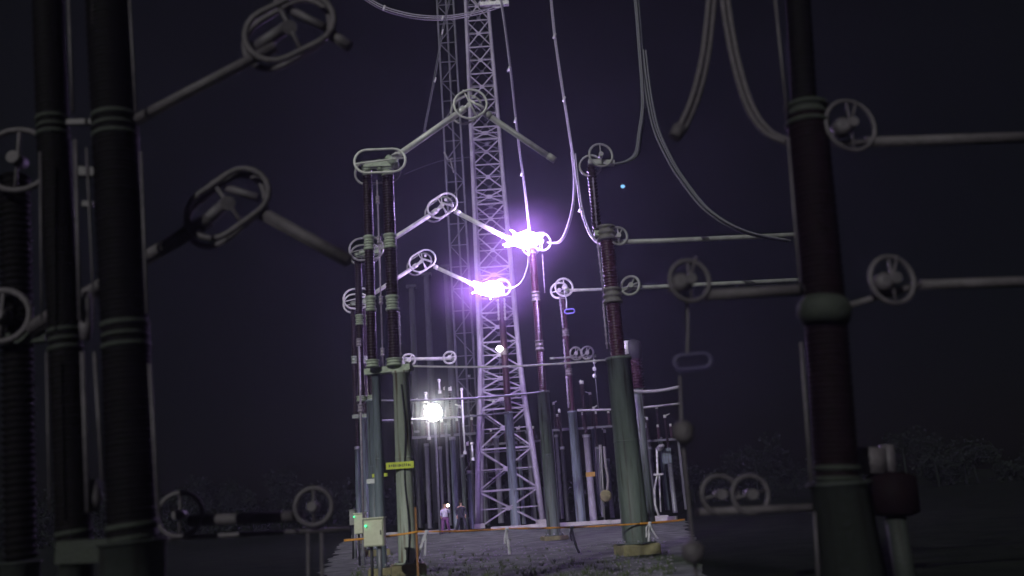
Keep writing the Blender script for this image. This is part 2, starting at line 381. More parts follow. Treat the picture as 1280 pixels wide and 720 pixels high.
tRD, topRD = post('blue-grey contact post between the two dark green poles with a spoked ring on top', bRD, 514, .3, BLUEG, None,
    (465, 416, 370), .2, MPORC, [(705, 359, 11.5, 11.5, 0, .07, -.3, 12), (699, 363, 11, 10, 0, .07, .4, -14)], YRD)
# pale beaded rods along the insulators, drawing their lit edges too
def edge_rod(t, px0, py0, px1, py1, Y, r, m):
    a, b = at(px0, py0, Y), at(px1, py1, Y); mb = MB(); mb.tube([a, b], r, 8)
    L = (b - a).length
    for i in range(int(L / .25)): mb.tube([a.lerp(b, (i + .4) * .25 / L), a.lerp(b, (i + .6) * .25 / L)], r * 1.6, 8)
    mb.build('lit_edge_rod', m, t)
edge_rod(tRA, 747, 303, 754, 366, YRA - .2, .022, RIM); edge_rod(tRA, 754, 380, 759, 436, YRA - .2, .024, RIM)
edge_rod(tRA, 741, 222, 746, 284, YRA - .2, .02, RIM)
edge_rod(tRB, 671, 375, 675, 425, YRB - .2, .035, RIM); edge_rod(tRB, 677, 440, 679, 484, YRB - .2, .03, RIM)
edge_rod(tRB, 678, 318, 681, 366, YRB - .2, .02, RIM)
edge_rod(tRD, 700, 374, 704, 410, YRD - .25, .055, RIM); edge_rod(tRD, 704.5, 424, 707.5, 460, YRD - .25, .055, RIM); edge_rod(tRD, 708, 470, 711, 510, YRD - .25, .055, RIM)
edge_rod(tRC, 622.5, 374, 623.5, 400, YRC - .3, .06, ALU); edge_rod(tRC, 630.5, 373, 631.5, 400, YRC - .3, .06, ALU)
edge_rod(dA, 488.5, 226, 491.5, 296, YA + .05, .012, RIM); edge_rod(dA, 495, 312, 497.5, 372, YA, .014, RIM); edge_rod(dA, 499, 390, 501, 452, YA, .018, RIM)
edge_rod(dA, 464.5, 226, 467, 296, YA + .2, .012, RIM); edge_rod(dA, 466.5, 312, 468.5, 372, YA + .2, .012, RIM)

# bars and rings carried to the right
def busbar(pts, Y, r, m, label, rings=(), ends=True):
    P = [at(x, y, Y) for x, y in pts]
    t = thing('busbar', P[0], label, 'busbar', 'tubular busbars')
    mb = MB(); mb.tube(P, r, 12); mb.build('tube', m, t)
    for (px, py, a, b, tr, yaw) in rings:
        q = MB(); c = ring(q, px, py, Y - .15, a, b, 0, tr, yaw=yaw)
        s = Y / FPX
        q.tube([c + Vector((-a * s * .8, 0, -b * s * .4)), c, c + Vector((a * s * .5, 0, b * s * .8))], tr * .6, 6)
        q.build('corona_ring', m, t)
    for e in (P[0], P[-1]):
        d = (P[-1] - P[0]).normalized(); MB().tube([e - d * .12, e + d * .12], r * 1.35, 12).build('clamp', COLL, t)
    return t
busbar([(762, 303), (852, 300), (1010, 293)], YRA + .1, .075, ALUD, 'upper pale busbar at right of the tallest red insulator, with a spoked ring', [(773, 295, 12, 12, .035, 14)])
busbar([(762, 372), (790, 360), (852, 357), (1020, 349)], YRA + .3, .065, ALUD, 'lower pale busbar at right of the tallest red insulator, ring at its bend', [(788, 357, 12.5, 12, .04, -30)])
busbar([(709, 363), (757, 361.5)], YRD - 8, .085, ALU, 'short busbar between the spoked ring post and the thick green post')
busbar([(506, 449), (566, 448)], 42, .085, ALU, 'short busbar with a ring at each end beside the green pole', [(511, 450, 8, 7.5, .05, 10), (562, 447, 8, 7.5, .05, -10)])
busbar([(690, 448), (742, 445)], 43, .05, ALUD, 'dim busbar with two half rings left of the thick green post', [(720, 442, 8, 8, .05, 20), (734, 441, 8, 8, .05, -20)])
def tie(p0, p1, Y0, Y1, r, m, label):
    a, b = at(*p0, Y0), at(*p1, Y1); n = 12
    P = [a.lerp(b, i / n) - Vector((0, 0, .1 * math.sin(math.pi * i / n))) for i in range(n + 1)]
    selfmesh(MB().tube(P, r, 8), 'tie_bar', m, label, 'tie bar', 'thin tie bars between the poles', loc=a)
tie((502, 457.5), (762, 449.5), YA, YRA, .025, ALU, 'topmost thin tie bar from the front green pole to the thick green post')
tie((466, 501), (678, 490), YB, YRB - .2, .042, GALV, 'middle thin tie bar crossing in front of the tower')
tie((457, 526), (636, 516), YC, YRC - .3, .06, GALV, 'lowest thin tie bar passing the white floodlight')
tie((722, 513), (850, 504.5), YRD, YRD - 2, .07, ALUD, 'grey tie bar at right running behind the thick green pole')
tie((786, 489), (850, 483.5), 40, 40, .08, ALUD, 'upper dim tie bar at the right edge of the yard')

# ---------------------------------------------------------------- lattice tower
YT = 60.0
def towerw(py):
    T = [(-140, 27), (0, 33), (130, 39), (200, 41), (300, 45), (450, 52), (500, 58), (560, 69), (657, 82)]
    for (a, wa), (b, wb) in zip(T, T[1:]):
        if py <= b: return wa + (wb - wa) * (py - a) / (b - a)
    return 82
cx0 = ground(639.5, 656); cx0 = Vector((cx0.x, YT, 0))
tower = thing('lattice_tower', cx0, 'tall grey lattice steel tower rising out of the picture behind the arcs', 'tower')
zs = []; levels = [654, 612, 560, 510, 485, 458, 425, 388, 350, 330, 288, 250, 232, 200, 168, 152, 118, 84, 50, 16, -20, -60, -110]
LV = []
for py in levels:
    P = V(cx0, py); w = towerw(py) * (YT / FPX) / 2; LV.append((0.0 if py == 654 else P.z, w * .97))
for sx, sy in ((-1, -1), (1, -1), (1, 1), (-1, 1)):
    pts = [cx0 + Vector((sx * w, sy * w + 2, z)) for z, w in LV]
    MB().tube(pts, [.2 * (1 - .35 * i / len(pts)) for i in range(len(pts))], 8).build('leg', TOWER, tower)
for sx, sy, rx, ry in ((-1, -1, 1, -1), (1, -1, 1, 1), (1, 1, -1, 1), (-1, 1, -1, -1)):
    for i in range(len(LV) - 1):
        (z0, w0), (z1, w1) = LV[i], LV[i + 1]
        a0 = cx0 + Vector((sx * w0, sy * w0 + 2, z0)); b0 = cx0 + Vector((rx * w0, ry * w0 + 2, z0))
        a1 = cx0 + Vector((sx * w1, sy * w1 + 2, z1)); b1 = cx0 + Vector((rx * w1, ry * w1 + 2, z1))
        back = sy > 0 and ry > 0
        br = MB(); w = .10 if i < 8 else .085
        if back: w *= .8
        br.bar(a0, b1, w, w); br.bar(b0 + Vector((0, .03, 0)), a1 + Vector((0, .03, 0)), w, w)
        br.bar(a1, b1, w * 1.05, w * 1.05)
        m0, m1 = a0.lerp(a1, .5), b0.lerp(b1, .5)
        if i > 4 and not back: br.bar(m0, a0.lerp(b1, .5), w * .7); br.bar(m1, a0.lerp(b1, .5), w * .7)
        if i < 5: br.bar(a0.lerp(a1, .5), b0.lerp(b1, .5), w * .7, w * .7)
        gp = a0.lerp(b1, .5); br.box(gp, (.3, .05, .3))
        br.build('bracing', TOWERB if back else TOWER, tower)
MB().bar(cx0 + Vector((-LV[0][1] - .2, -LV[0][1] + 2, .16)), cx0 + Vector((-LV[0][1] + .5, -LV[0][1] + 2, .16)), .7, .3).build('footing', KERB, tower)
MB().bar(cx0 + Vector((LV[0][1] + .2, -LV[0][1] + 2, .16)), cx0 + Vector((LV[0][1] - .5, -LV[0][1] + 2, .16)), .7, .3).build('footing', KERB, tower)
# thin second mast left of the tower, dim
mast = thing('lattice_mast', under(573, 300, 78), 'dim slender lattice mast just left of the big tower', 'mast')
for k, (dx, dy) in enumerate(((-.55, 0), (.55, 0), (0, .9))):
    b = under(573, 300, 78) + Vector((dx * 1.5, dy * 1.5, 0)); MB().tube([b, V(b, -40)], .11, 6).build('leg', TOWERB, mast)
mbm = MB(); b = under(573, 300, 78); n = 26; ztop = V(b, -40).z
for i in range(n):
    z0, z1 = ztop * i / n, ztop * (i + 1) / n; s1 = -1 if i % 2 else 1
    mbm.bar(b + Vector((-.82 * s1, 0, z0)), b + Vector((.82 * s1, 0, z1)), .07); mbm.bar(b + Vector((-.82, .03, z1)), b + Vector((.82, .03, z1)), .07)
mbm.build('bracing', TOWERB, mast)

# ---------------------------------------------------------------- conductors
def bundle(label, strands, Y, r, m, spacers=(), name='overhead_cable'):
    """strands: list of pixel polylines (px,py[,dY])"""
    p0 = strands[0][0]; t = thing(name, at(p0[0], p0[1], Y), label, 'cable', 'overhead conductors')
    for s in strands:
        P = [at(q[0], q[1], Y + (q[2] if len(q) > 2 else 0)) for q in s]
        MB().tube(bez(P, 8), r, 8).build('conductor', m, t)
    for (x, y, l) in spacers:
        a, b = at(x - l, y + 3, Y), at(x + l, y - 3, Y); MB().tube([a, b], r * 1.7, 8).build('spacer', ALU, t)
    return t
def off(pl, dx, dy=0, dd=0): return [(p[0] + dx, p[1] + dy, (p[2] if len(p) > 2 else 0) + dd) for p in pl]
w0 = [(428, -22), (470, 6), (500, 17), (530, 22), (560, 22), (590, 17), (618, 9), (632, 2)]
bundle('sagging bundle of three cables across the top of the tower', [w0, off(w0, 0, 2.6, .2), off(w0, 1, -2.4, .3)], 50, .04, CABLE, [(480, 10, 1), (553, 23, 1)])
w1 = [(624, -10), (630, 30), (638, 92), (647, 175), (655, 235), (661, 290)]
bundle('long pale cable running down in front of the tower to the upper arc', [w1, off(w1, 1.6, 0, .15)], YB + .6, .026, CABLE, [(636, 86, 1), (644, 150, 1), (652, 217, 1)])
w2 = [(686, -20), (690, 20), (693, 48), (699, 90), (706, 135), (713, 180), (716, 198)]
w2a = [(714, 190), (717, 225), (715, 258), (707, 288), (698, 302), (684, 303)]
w2b = [(717, 193), (720, 222), (726, 262), (735, 290), (745, 303), (757, 305)]
bundle('bright forked cable hanging between the upper arc and the thick green post', [w2, off(w2, 1.7, 0, .1), w2a, off(w2a, 1.9, 1, .1), w2b, off(w2b, 2.2, -1, .1)], 34.5, .032, CABLE, [(693, 45, 1.2), (705, 124, 1.2), (725, 262, 1.5)])
w3 = [(793, -20), (797, 20), (800, 60), (803, 100), (804, 135), (800, 165), (796, 190), (785, 201), (768, 205)]
w3b = [(804, 62), (807, 90), (812, 125), (820, 160), (834, 192), (852, 222), (885, 262), (930, 288), (985, 300)]
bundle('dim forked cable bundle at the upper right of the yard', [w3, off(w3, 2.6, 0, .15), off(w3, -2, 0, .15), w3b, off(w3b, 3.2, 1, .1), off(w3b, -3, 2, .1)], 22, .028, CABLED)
w4 = [(661, 318), (659, 335), (652, 352), (642, 359), (632, 360)]
bundle('short curved jumper cable hanging from the upper arc to the lower contact ring', [[(q[0], q[1], i * 3.2) for i, q in enumerate(w4)]], YB, .035, ALU, name='jumper_cable')
w5 = [(568, -20), (556, 30), (545, 92), (531, 165)]
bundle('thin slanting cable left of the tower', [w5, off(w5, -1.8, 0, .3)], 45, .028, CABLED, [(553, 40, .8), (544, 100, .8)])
w6 = [(660, 303), (672, 303), (690, 303)]
# top jumper rings at the tower
q = thing('line_clamp', at(612, 6, 50), 'ringed clamp where the sagging cables meet at the top of the tower', 'line clamp')
mb = MB(); ring(mb, 603, -2, 50, 10, 12, 0, .06, 10); mb.build('corona_ring', ALUD, q)
mb = MB(); ring(mb, 622, 0, 50, 11, 12, 0, .06, -10); mb.build('corona_ring', ALU, q)
MB().bar(at(600, 6, 50), at(636, 4, 50), .3, .25).build('yoke_plate', ALU, q)
# dim clamp hanging in the dark
q = thing('line_clamp', at(560, 195, 60), 'small dim clamp on a thin line between the left rings and the tower', 'line clamp')
MB().tube(bez([at(505, 218, 60), at(530, 208, 60), at(556, 200, 60), at(590, 196, 60)]), .02, 6).build('wire', CABLED, q)
mb = MB(); mb.tube([at(555, 190, 60), at(560, 200, 60), at(566, 198, 60)], .07, 8); mb.tube([at(563, 200, 60), at(567, 216, 60)], .05, 8); mb.build('clamp', ALUD, q)

# ---------------------------------------------------------------- arcs
def glowmat(name, col, s, power=2.6):
    m = bpy.data.materials.new(name); m.use_nodes = True
    N, L = m.node_tree.nodes, m.node_tree.links; N.clear()
    tc = N.new('ShaderNodeTexCoord'); g = N.new('ShaderNodeVectorMath'); g.operation = 'LENGTH'; L.new(tc.outputs['Object'], g.inputs[0])
    a = N.new('ShaderNodeMath'); a.operation = 'SUBTRACT'; a.inputs[0].default_value = 1; a.use_clamp = True; L.new(g.outputs['Value'], a.inputs[1])
    b = N.new('ShaderNodeMath'); b.operation = 'POWER'; b.inputs[1].default_value = power; L.new(a.outputs[0], b.inputs[0])
    nz = N.new('ShaderNodeTexNoise'); nz.inputs['Scale'].default_value = 2.2; nz.inputs['Detail'].default_value = 3; L.new(tc.outputs['Object'], nz.inputs['Vector'])
    mr = N.new('ShaderNodeMapRange'); mr.inputs['From Min'].default_value = .35; mr.inputs['From Max'].default_value = .65; mr.inputs['To Min'].default_value = .35 * s; mr.inputs['To Max'].default_value = 1.7 * s; L.new(nz.outputs['Fac'], mr.inputs['Value'])
    c = N.new('ShaderNodeMath'); c.operation = 'MULTIPLY'; L.new(mr.outputs['Result'], c.inputs[1]); L.new(b.outputs[0], c.inputs[0])
    e = N.new('ShaderNodeEmission'); e.inputs['Color'].default_value = (*col, 1); L.new(c.outputs[0], e.inputs['Strength'])
    o = N.new('ShaderNodeOutputMaterial'); L.new(e.outputs[0], o.inputs['Volume']); return m
PLASMA = emat('arc_plasma', (.62, .42, 1.0), 370)
def blob(c, ax, ay, az, seed, m, name, t, tail=0):
    rnd = random.Random(seed); bm = bmesh.new(); bmesh.ops.create_icosphere(bm, subdivisions=4, radius=1)
    ph = [rnd.uniform(0, 6) for _ in range(6)]
    mb = MB()
    for v in bm.verts:
        x, y, z = v.co; k = 1 + .07 * math.sin(3 * x + ph[0]) * math.cos(2 * z + ph[1]) + .03 * math.sin(5 * z + ph[2] + 3 * x)
        w = 1 - .45 * max(0, -x) * tail
        mb.v.append(Vector(c) + Vector((x * ax * k, y * ay * k * w, z * az * k * w + x * 0)))
    bm.verts.index_update()
    for f in bm.faces: mb.f.append(tuple(v.index for v in f.verts)); mb.sm.append(True)
    bm.free(); return mb.build(name, m, t)
def arc(px, py, Y, a, b, seed, label, x0, y0):
    s = Y / FPX; c = at(px, py, Y + .1); t = thing('electric_arc', c, label, 'electric arc', 'electric arcs at the contact rings')
    blob(c, a * s, b * s, b * s, seed, PLASMA, 'arc_core', t, 1)
    e = MB(); P = [at(x0, y0, Y), at((x0 + px) / 2 - 3, (y0 + py) / 2 + 1, Y), at(px, py, Y)]; e.tube(bez(P, 5), [.07 + .13 * i / 10 for i in range(11)], 10); e.build('arc_streamer', PLASMA, t)
    rn = random.Random(seed * 7)
    for k in range(9):
        an = rn.uniform(-.6, .6) + (math.pi if k % 2 else 0) + (1.2 if k > 5 else 0); P = [c]
        ln = rn.uniform(.9, 1.35)
        for j in range(1, 6):
            P.append(at(px + math.cos(an) * a * ln * j / 5 + rn.uniform(-1, 1), py + math.sin(an) * b * ln * 1.1 * j / 5 + rn.uniform(-1, 1), Y - .1 + rn.uniform(-.2, .1)))
        MB().tube(P, [.16, .13, .09, .06, .04, .015], 6).build('arc_filament', PLASMA, t)
    bm = bmesh.new(); bmesh.ops.create_icosphere(bm, subdivisions=4, radius=1)
    me = bpy.data.meshes.new('arc_glow'); bm.to_mesh(me); bm.free()
    g = bpy.data.objects.new('arc_glow', me); COL.objects.link(g); g.parent = t; g.location = (-.1, 0, .12); g.scale = (110 * s, 75 * s, 85 * s); me.materials.append(GLOW)
    return c
GLOW = glowmat('arc_bloom_halo', (.50, .22, 1.0), 1.0, 3.6)  # emitting volume that paints the camera bloom round each arc
cB = arc(655, 300, YB - .1, 21, 11, 3, 'upper brilliant violet-white arc at the arm tip right of the tower', 635, 298)
cC = arc(612, 361, YC - .1, 19, 10, 8, 'lower brilliant violet-white arc in front of the tower', 597, 358)

# ---------------------------------------------------------------- lamps
def floodlight(px, py, Y, rpx, s, label, col, polebase):
    c = at(px, py, Y); r = rpx * Y / FPX
    t = thing('floodlight', Vector((c.x, c.y + .3, 0)), label, 'floodlight')
    n = (CP - c).normalized()
    bm = MB(); prof = [(0, .02), (.03, r * .5), (.3, r * .85), (.7, r * .97), (1, r)]
    mb = MB().lathe(c, c + n * r * .35, [(0, r), (.5, r * .92), (.8, r * .7), (.95, r * .4), (1, r * .05)], 32); mb.build('lens', emat('lamp_lens_' + str(rpx), col, s), t)
    MB().lathe(c - n * r * 1.1, c - n * .01, [(0, r * .35), (.15, r * .7), (.5, r * .95), (.95, r * 1.04), (1, r * 1.04)], 24).build('housing', DARKM, t)
    MB().tube([Vector((c.x, c.y + .75, 0)), Vector((c.x, c.y + .75, c.z + .1)), c - n * r * .9], .07, 10).build('pole', GALV, t)
    return c
floodlight(541.5, 515.5, 52, 10.5, 110, 'round white floodlight shining above the low bars left of the tower', (1, .98, .92), None)
# small lamp on the farthest post
c = at(624.5, 436, YRC - .8); t = thing('inspection_lamp', c, 'small bright lamp hanging in front of the tower under the lower arc', 'lamp')
b_ = MB().lathe(c + Vector((0, 0, -.2)), c + Vector((0, 0, .2)), [(0, .03), (.15, .15), (.4, .24), (.6, .24), (.85, .15), (1, .03)], 20); b_.build('bulb', emat('lamp_bulb', (1, .9, .95), 30), t)
mb = MB(); mb.lathe(c + Vector((0, 0, .2)), c + Vector((0, 0, .42)), [(0, .2), (.5, .14), (1, .05)], 16); mb.tube([c + Vector((0, 0, .4)), c + Vector((.05, .5, .5))], .04, 8); mb.build('bracket', DARKM, t)
mb = MB(); mb.tube([c - Vector((0, 0, .2)), at(625, 470, YRC - .8)], .018, 6); mb.build('lead', GALV, t)
# bright far light in the sky
c = at(778.5, 233, 900); bl = MB().lathe(c - Vector((2.6, 0, 0)), c + Vector((2.6, 0, 0)), [(0, .2), (.25, 1.5), (.5, 1.9), (.75, 1.5), (1, .2)], 16)
selfmesh(bl, 'distant_light', emat('distant_blue_light', (.25, .62, 1), 1.2), 'tiny blue-white light in the dark sky at right', 'distant light', loc=c)

# ---------------------------------------------------------------- background equipment posts
proto = None
def bgpost(px, y_top, y_base, Y, hins, wide, m, label, first=[None]):
    b = under(px, (y_top + y_base) / 2, Y); h = V(b, y_top).z
    t = thing('equipment_post', b, label, 'insulator post', 'small equipment posts behind the kerb')
    MB().lathe(b, Vector((b.x, b.y, h)), pole_prof(wide), 14).build('support_pole', m, t)
    z1 = h + hins
    sheds(Vector((b.x, b.y, h)), Vector((b.x, b.y, z1)), wide * .45, wide * .72, .16, 12).build('insulator', PORC, t)
    collar(Vector((b.x, b.y, h)), wide * 1.2, .2, n=12).build('collar', GALV, t)
    mb = MB(); mb.tube([Vector((b.x, b.y, z1 - .05)), Vector((b.x, b.y, z1 + .18))], wide * .6, 10); mb.tube([Vector((b.x, b.y, z1 + .1)), Vector((b.x + random.uniform(-.5, .5), b.y, z1 + .25))], .04, 8); mb.build('terminal', ALU, t)
    return t
BG = [(568, 548, 650, 58, 3.2, .2, BLUEG, 'brightest blue-grey post behind the standing people'),
      (580, 570, 650, 62, 3.4, .16, DGREEN, 'thin green post right of the standing people'),
      (552, 560, 650, 66, 2.4, .15, TOWERB, 'dim thin post just right of the floodlight pole'),
      (535, 556, 648, 70, 3.0, .18, TOWERB, 'dim post just left of the floodlight pole'),
      (523, 540, 648, 74, 2.6, .2, DARKM, 'darkest post nearest the orange stake'),
      (623, 546, 646, 72, 2.8, .24, TOWERB, 'green-grey post seen through the left half of the tower'),
      (664, 540, 646, 74, 2.8, .24, TOWERB, 'post seen through the right half of the tower'),
      (592, 520, 648, 80, 3.6, .3, DARKM, 'wide dark post against the left leg of the tower'),
      (737, 545, 640, 60, 3.6, .25, TOWER, 'lilac-grey post right of the blue-grey contact post'),
      (706, 560, 640, 64, 2.6, .16, DARKM, 'dark thin post between two contact posts'),
      (750, 560, 640, 68, 3.0, .14, TOWERB, 'dim thin post left of the thick green pole'),
      (803, 545, 628, 70, 3.6, .28, BLUEG, 'blue-grey post peeking out right of the thick green pole'),
      (816, 560, 628, 74, 2.4, .16, TOWERB, 'dim thin post near the right edge of the yard'),
      (448, 560, 660, 60, 3.0, .2, BLUEG, 'bluish post at the far left of the yard'),
      (514, 556, 650, 62, 3.4, .14, DARKM, 'dark thin post just right of the front green pole')]
BG += [(508, 535, 650, 68, 2.2, .13, GALV, 'thin pale post seen just right of the front green pole top'),
       (560, 530, 650, 76, 3.0, .12, TOWERB, 'thin tall post above the lavender shirted person'),
       (588, 590, 650, 60, 1.8, .16, BLUEG, 'short blue-grey post touching the left tower leg'),
       (608, 566, 648, 66, 2.2, .14, DARKM, 'dark post just inside the left tower leg'),
       (652, 575, 646, 64, 2.2, .15, BLUEG, 'short blue-grey post just right of the pole before the tower'),
       (699, 545, 642, 72, 2.6, .15, TOWERB, 'dim post right of the middle dark green pole'),
       (746, 535, 640, 78, 3.0, .2, BLUEG, 'far blue-grey post between hose frame and lilac-grey post'),
       (762, 575, 640, 64, 2.0, .16, GALV, 'pale short post against the left side of the thick green pole'),
       (812, 530, 628, 80, 3.2, .2, TOWERB, 'far dim post right of the thick green pole'),
       (829, 548, 626, 76, 2.6, .2, BLUEG, 'blue-grey post behind the jointed linkage'),
       (839, 562, 626, 66, 2.4, .18, GALV, 'pale post nearest the right edge of the yard')]
for a in BG: bgpost(*a)
for x0, x1, yy, Yq, lab in ((506, 600, 548, 70, 'low rack of small insulators behind the standing people'), (690, 770, 538, 72, 'low rack of small insulators between the dark green poles'), (800, 848, 552, 74, 'low rack of small insulators at the right edge of the yard'), (606, 676, 556, 76, 'low rack of small insulators seen through the tower')):
    a, b = at(x0, yy, Yq), at(x1, yy - .07 * (x1 - x0), Yq); t = thing('insulator_rack', Vector((a.x, a.y, 0)), lab, 'insulator rack', 'low insulator racks behind the kerb')
    MB().bar(a, b, .22, .18).build('beam', TOWERB, t)
    for q in (a, b): MB().bar(Vector((q.x, q.y + .2, 0)), Vector((q.x, q.y + .2, q.z)), .18, .18).build('leg', TOWERB, t)
    n_ = int((x1 - x0) / 16)
    for i in range(n_):
        q = a.lerp(b, (i + .5) / n_); sheds(q + Vector((0, 0, .1)), q + Vector((0, 0, 1.1)), .09, .15, .14, 12).build('insulator', MPORC, t)
        MB().tube([q + Vector((0, 0, 1.08)), q + Vector((0, 0, 1.3))], .1, 8).build('terminal', ALU, t)
FARD = mat('far_dull_steel', (.04, .04, .055), (.025, .025, .035), .5, .8)
# far dark columns fading behind the left centre
for i, (px, yt, lab) in enumerate(((540, 345, 'faint far gantry column nearest the twin insulators'), (566, 335, 'faint far gantry column left of the dim mast'), (520, 360, 'faint far gantry column furthest left'))):
    b = under(px, 500, 92); tt = thing('gantry_column', b, lab, 'column', 'faint gantry columns far behind')
    MB().tube([b, V(b, yt)], [.42, .3], 12).build('shaft', FARD, tt)
    MB().box(V(b, yt) + Vector((0, 0, .15)), (1.1, .8, .3)).build('cap', FARD, tt)
# current transformer and hand-shaped gear at right
b = under(795, 470, 45); z0 = V(b, 486).z; t = thing('instrument_transformer', b, 'grey tank and red insulator half hidden right of the thick green pole', 'transformer')
MB().tube([b, Vector((b.x, b.y, z0))], .22, 14).build('support_pole', DGREEN, t)
sheds(Vector((b.x, b.y, z0)), V(b, 448), .28, .42, .14).build('insulator', MPORC, t)
MB().lathe(V(b, 450), V(b, 424), [(0, .3), (.05, .42), (.5, .45), (.85, .42), (1, .1)], 20).build('tank', DARKM, t)
MB().tube([V(b, 424) + Vector((-.35, -.2, -.1)), V(b, 424) + Vector((-.35, -.2, -.8))], .13, 12).build('gauge', ALU, t)
q = thing('drive_linkage', ground(822, 634), 'pale jointed linkage standing behind the kerb at right', 'linkage'); Yq = ground(822, 634).y
mb = MB(); Y_ = 50
gq = ground(824, 647); Y_ = gq.y; ORIG[q.name] = gq; q.location = gq
mb.tube([at(821, 560, Y_), at(822, 592, Y_), at(818, 612, Y_), at(819, 631, Y_), gq], .07, 8); mb.tube([at(824, 592, Y_), at(826, 640, Y_)], .05, 8); mb.build('rod', ALU, q)
MB().box(at(823, 593, Y_), (.6, .3, .12)).build('plate', ALU, q)
MB().lathe(at(821, 563, Y_), at(830, 556, Y_), [(0, .1), (.3, .2), (.7, .18), (1, .08)], 12).build('head', ALUD, q)
MB().box(Vector((gq.x, gq.y, .06)), (1.1, .6, .12), 0, .02).build('concrete_base', KERB, q)
MB().box(at(833, 570, Y_ + .5), (.6, .4, 1.0), 0, .05).build('casing', BLUEG, q)
q = thing('hose_reel', ground(756, 652), 'pale hose hanging on a dim frame left of the thick green pole', 'hose reel'); gq = Vector(q.location); Y_ = gq.y
mb = MB(); mb.tube(bez([at(755, 558, Y_), at(757, 580, Y_), at(760, 600, Y_), at(758, 622, Y_)], 6), .09, 8); mb.build('hose', RIM, q)
mb = MB(); mb.tube([at(744, 560, Y_), at(747, 618, Y_)], .03, 8); mb.tube([at(749, 556, Y_), at(752, 618, Y_)], .03, 8); mb.tube([gq, at(751, 556, Y_)], .05, 8); mb.build('frame', ALUD, q)
MB().lathe(at(757, 620, Y_ - .12), at(757, 620, Y_ + .12), [(0, .3), (.2, .38), (.8, .38), (1, .3)], 20).build('drum', CONC, q)
selfmesh(MB().box(at(738, 593, 58), (.6, .04, .3)), 'warning_plate', mat('dull_orange_plate', (.45, .26, .05), (.3, .17, .03), 6, .6), 'small dull orange plate on the lilac-grey post', 'plate')
# lens flare ghost by the spoked ring post, drawn as an added lilac ring
t = thing('flare_ghost_ring', at(712, 388, YRD - 1), 'lilac blue flare ghost made as a flat ring below the spoked contact ring', 'ring')
mb = MB(); mb.tube(stadium(at(712, 389, YRD - 1), .30, .13, 3), .045, 8, closed=True); mb.build('loop', LILAC, t)
mb = MB(); mb.tube(bez([at(706, 368, YRD - 1), at(708, 376, YRD - 1), at(708, 385, YRD - 1)], 5), .04, 8); mb.build('hanger', ALU, t)
# small fittings by the thick post
t = thing('bolted_clamp', at(743, 460, YRD - 4), 'small bright clamps hanging left of the thick green post', 'clamp')
for y in (452, 461, 470): MB().lathe(at(742.5, y - 2.5, YRD - 4), at(743.5, y + 2.5, YRD - 4), [(0, .05), (.2, .1), (.8, .1), (1, .05)], 12).build('clamp_body', WPLATE, t)
MB().tube([at(742, 447, YRD - 4), at(748, 510, YRD - 4)], .025, 6).build('rod', GALV, t)
# pale conductors that hang near the floodlight
for px, y0, y1, lab in ((532, 493, 500, 'small white rod left above the floodlight'), (549, 477, 490, 'short white rod right above the floodlight'), (535.5, 528, 548, 'white rod hanging below the floodlight'), (577, 488, 566, 'long pale jointed rod between floodlight and tower'), (590, 556, 574, 'short pale rod beside the left tower leg')):
    b = under(px, y0, 51); t = thing('hanging_rod', V(b, y0), lab, 'rod', 'pale rods hanging among the low bars')
    MB().tube([V(b, y0), V(b, y1)], .05, 8).build('shaft', WPLATE, t)
    MB().tube([V(b, y0), V(b, y0 - 3)], .09, 8).build('clamp', ALU, t)
    collar(V(b, y1), .11, .16, n=10).build('end_cap', WPLATE, t)

# ---------------------------------------------------------------- signs, boxes, tape
def plate(px, py, Y, w, h, m, label, marks=True, t_=.02):
    c = at(px, py, Y); t = thing('sign_plate', c, label, 'sign', 'plates on the left poles')
    MB().box(c, (w, t_, h), 0, .004).build('plate', m, t)
    MB().tube([c + Vector((0, 0, h * .3)), c + Vector((0, .12, h * .3))], .02, 8).build('bracket', GALV, t)
    if marks:
        mb = MB(); rnd = random.Random(5); x = -w * .4
        while x < w * .38:
            ww = rnd.uniform(.015, .035); mb.box(c + Vector((x + ww / 2, -t_ / 2 - .002, rnd.uniform(-.006, .006))), (ww, .003, h * rnd.uniform(.28, .42))); x += ww + rnd.uniform(.012, .03)
        mb.build('worn_lettering', INK, t)
    return t
cpl = V(bA, 582)
def plate_at(c, *a, **k):
    px, py = proj(c); return plate(px, py, c.y, *a, **k)
plate_at(Vector((cpl.x - .07, cpl.y - .30, cpl.z)), .70, .17, YEL, 'yellow-green plate across the front green pole')
plate(475, 594, YA + 1, .42, .09, YEL, 'narrow yellow plate left of the front green pole', marks=False)
plate(463.5, 601.5, YA + 1, .22, .12, WPLATE, 'small white plate left of the narrow yellow plate', marks=False)
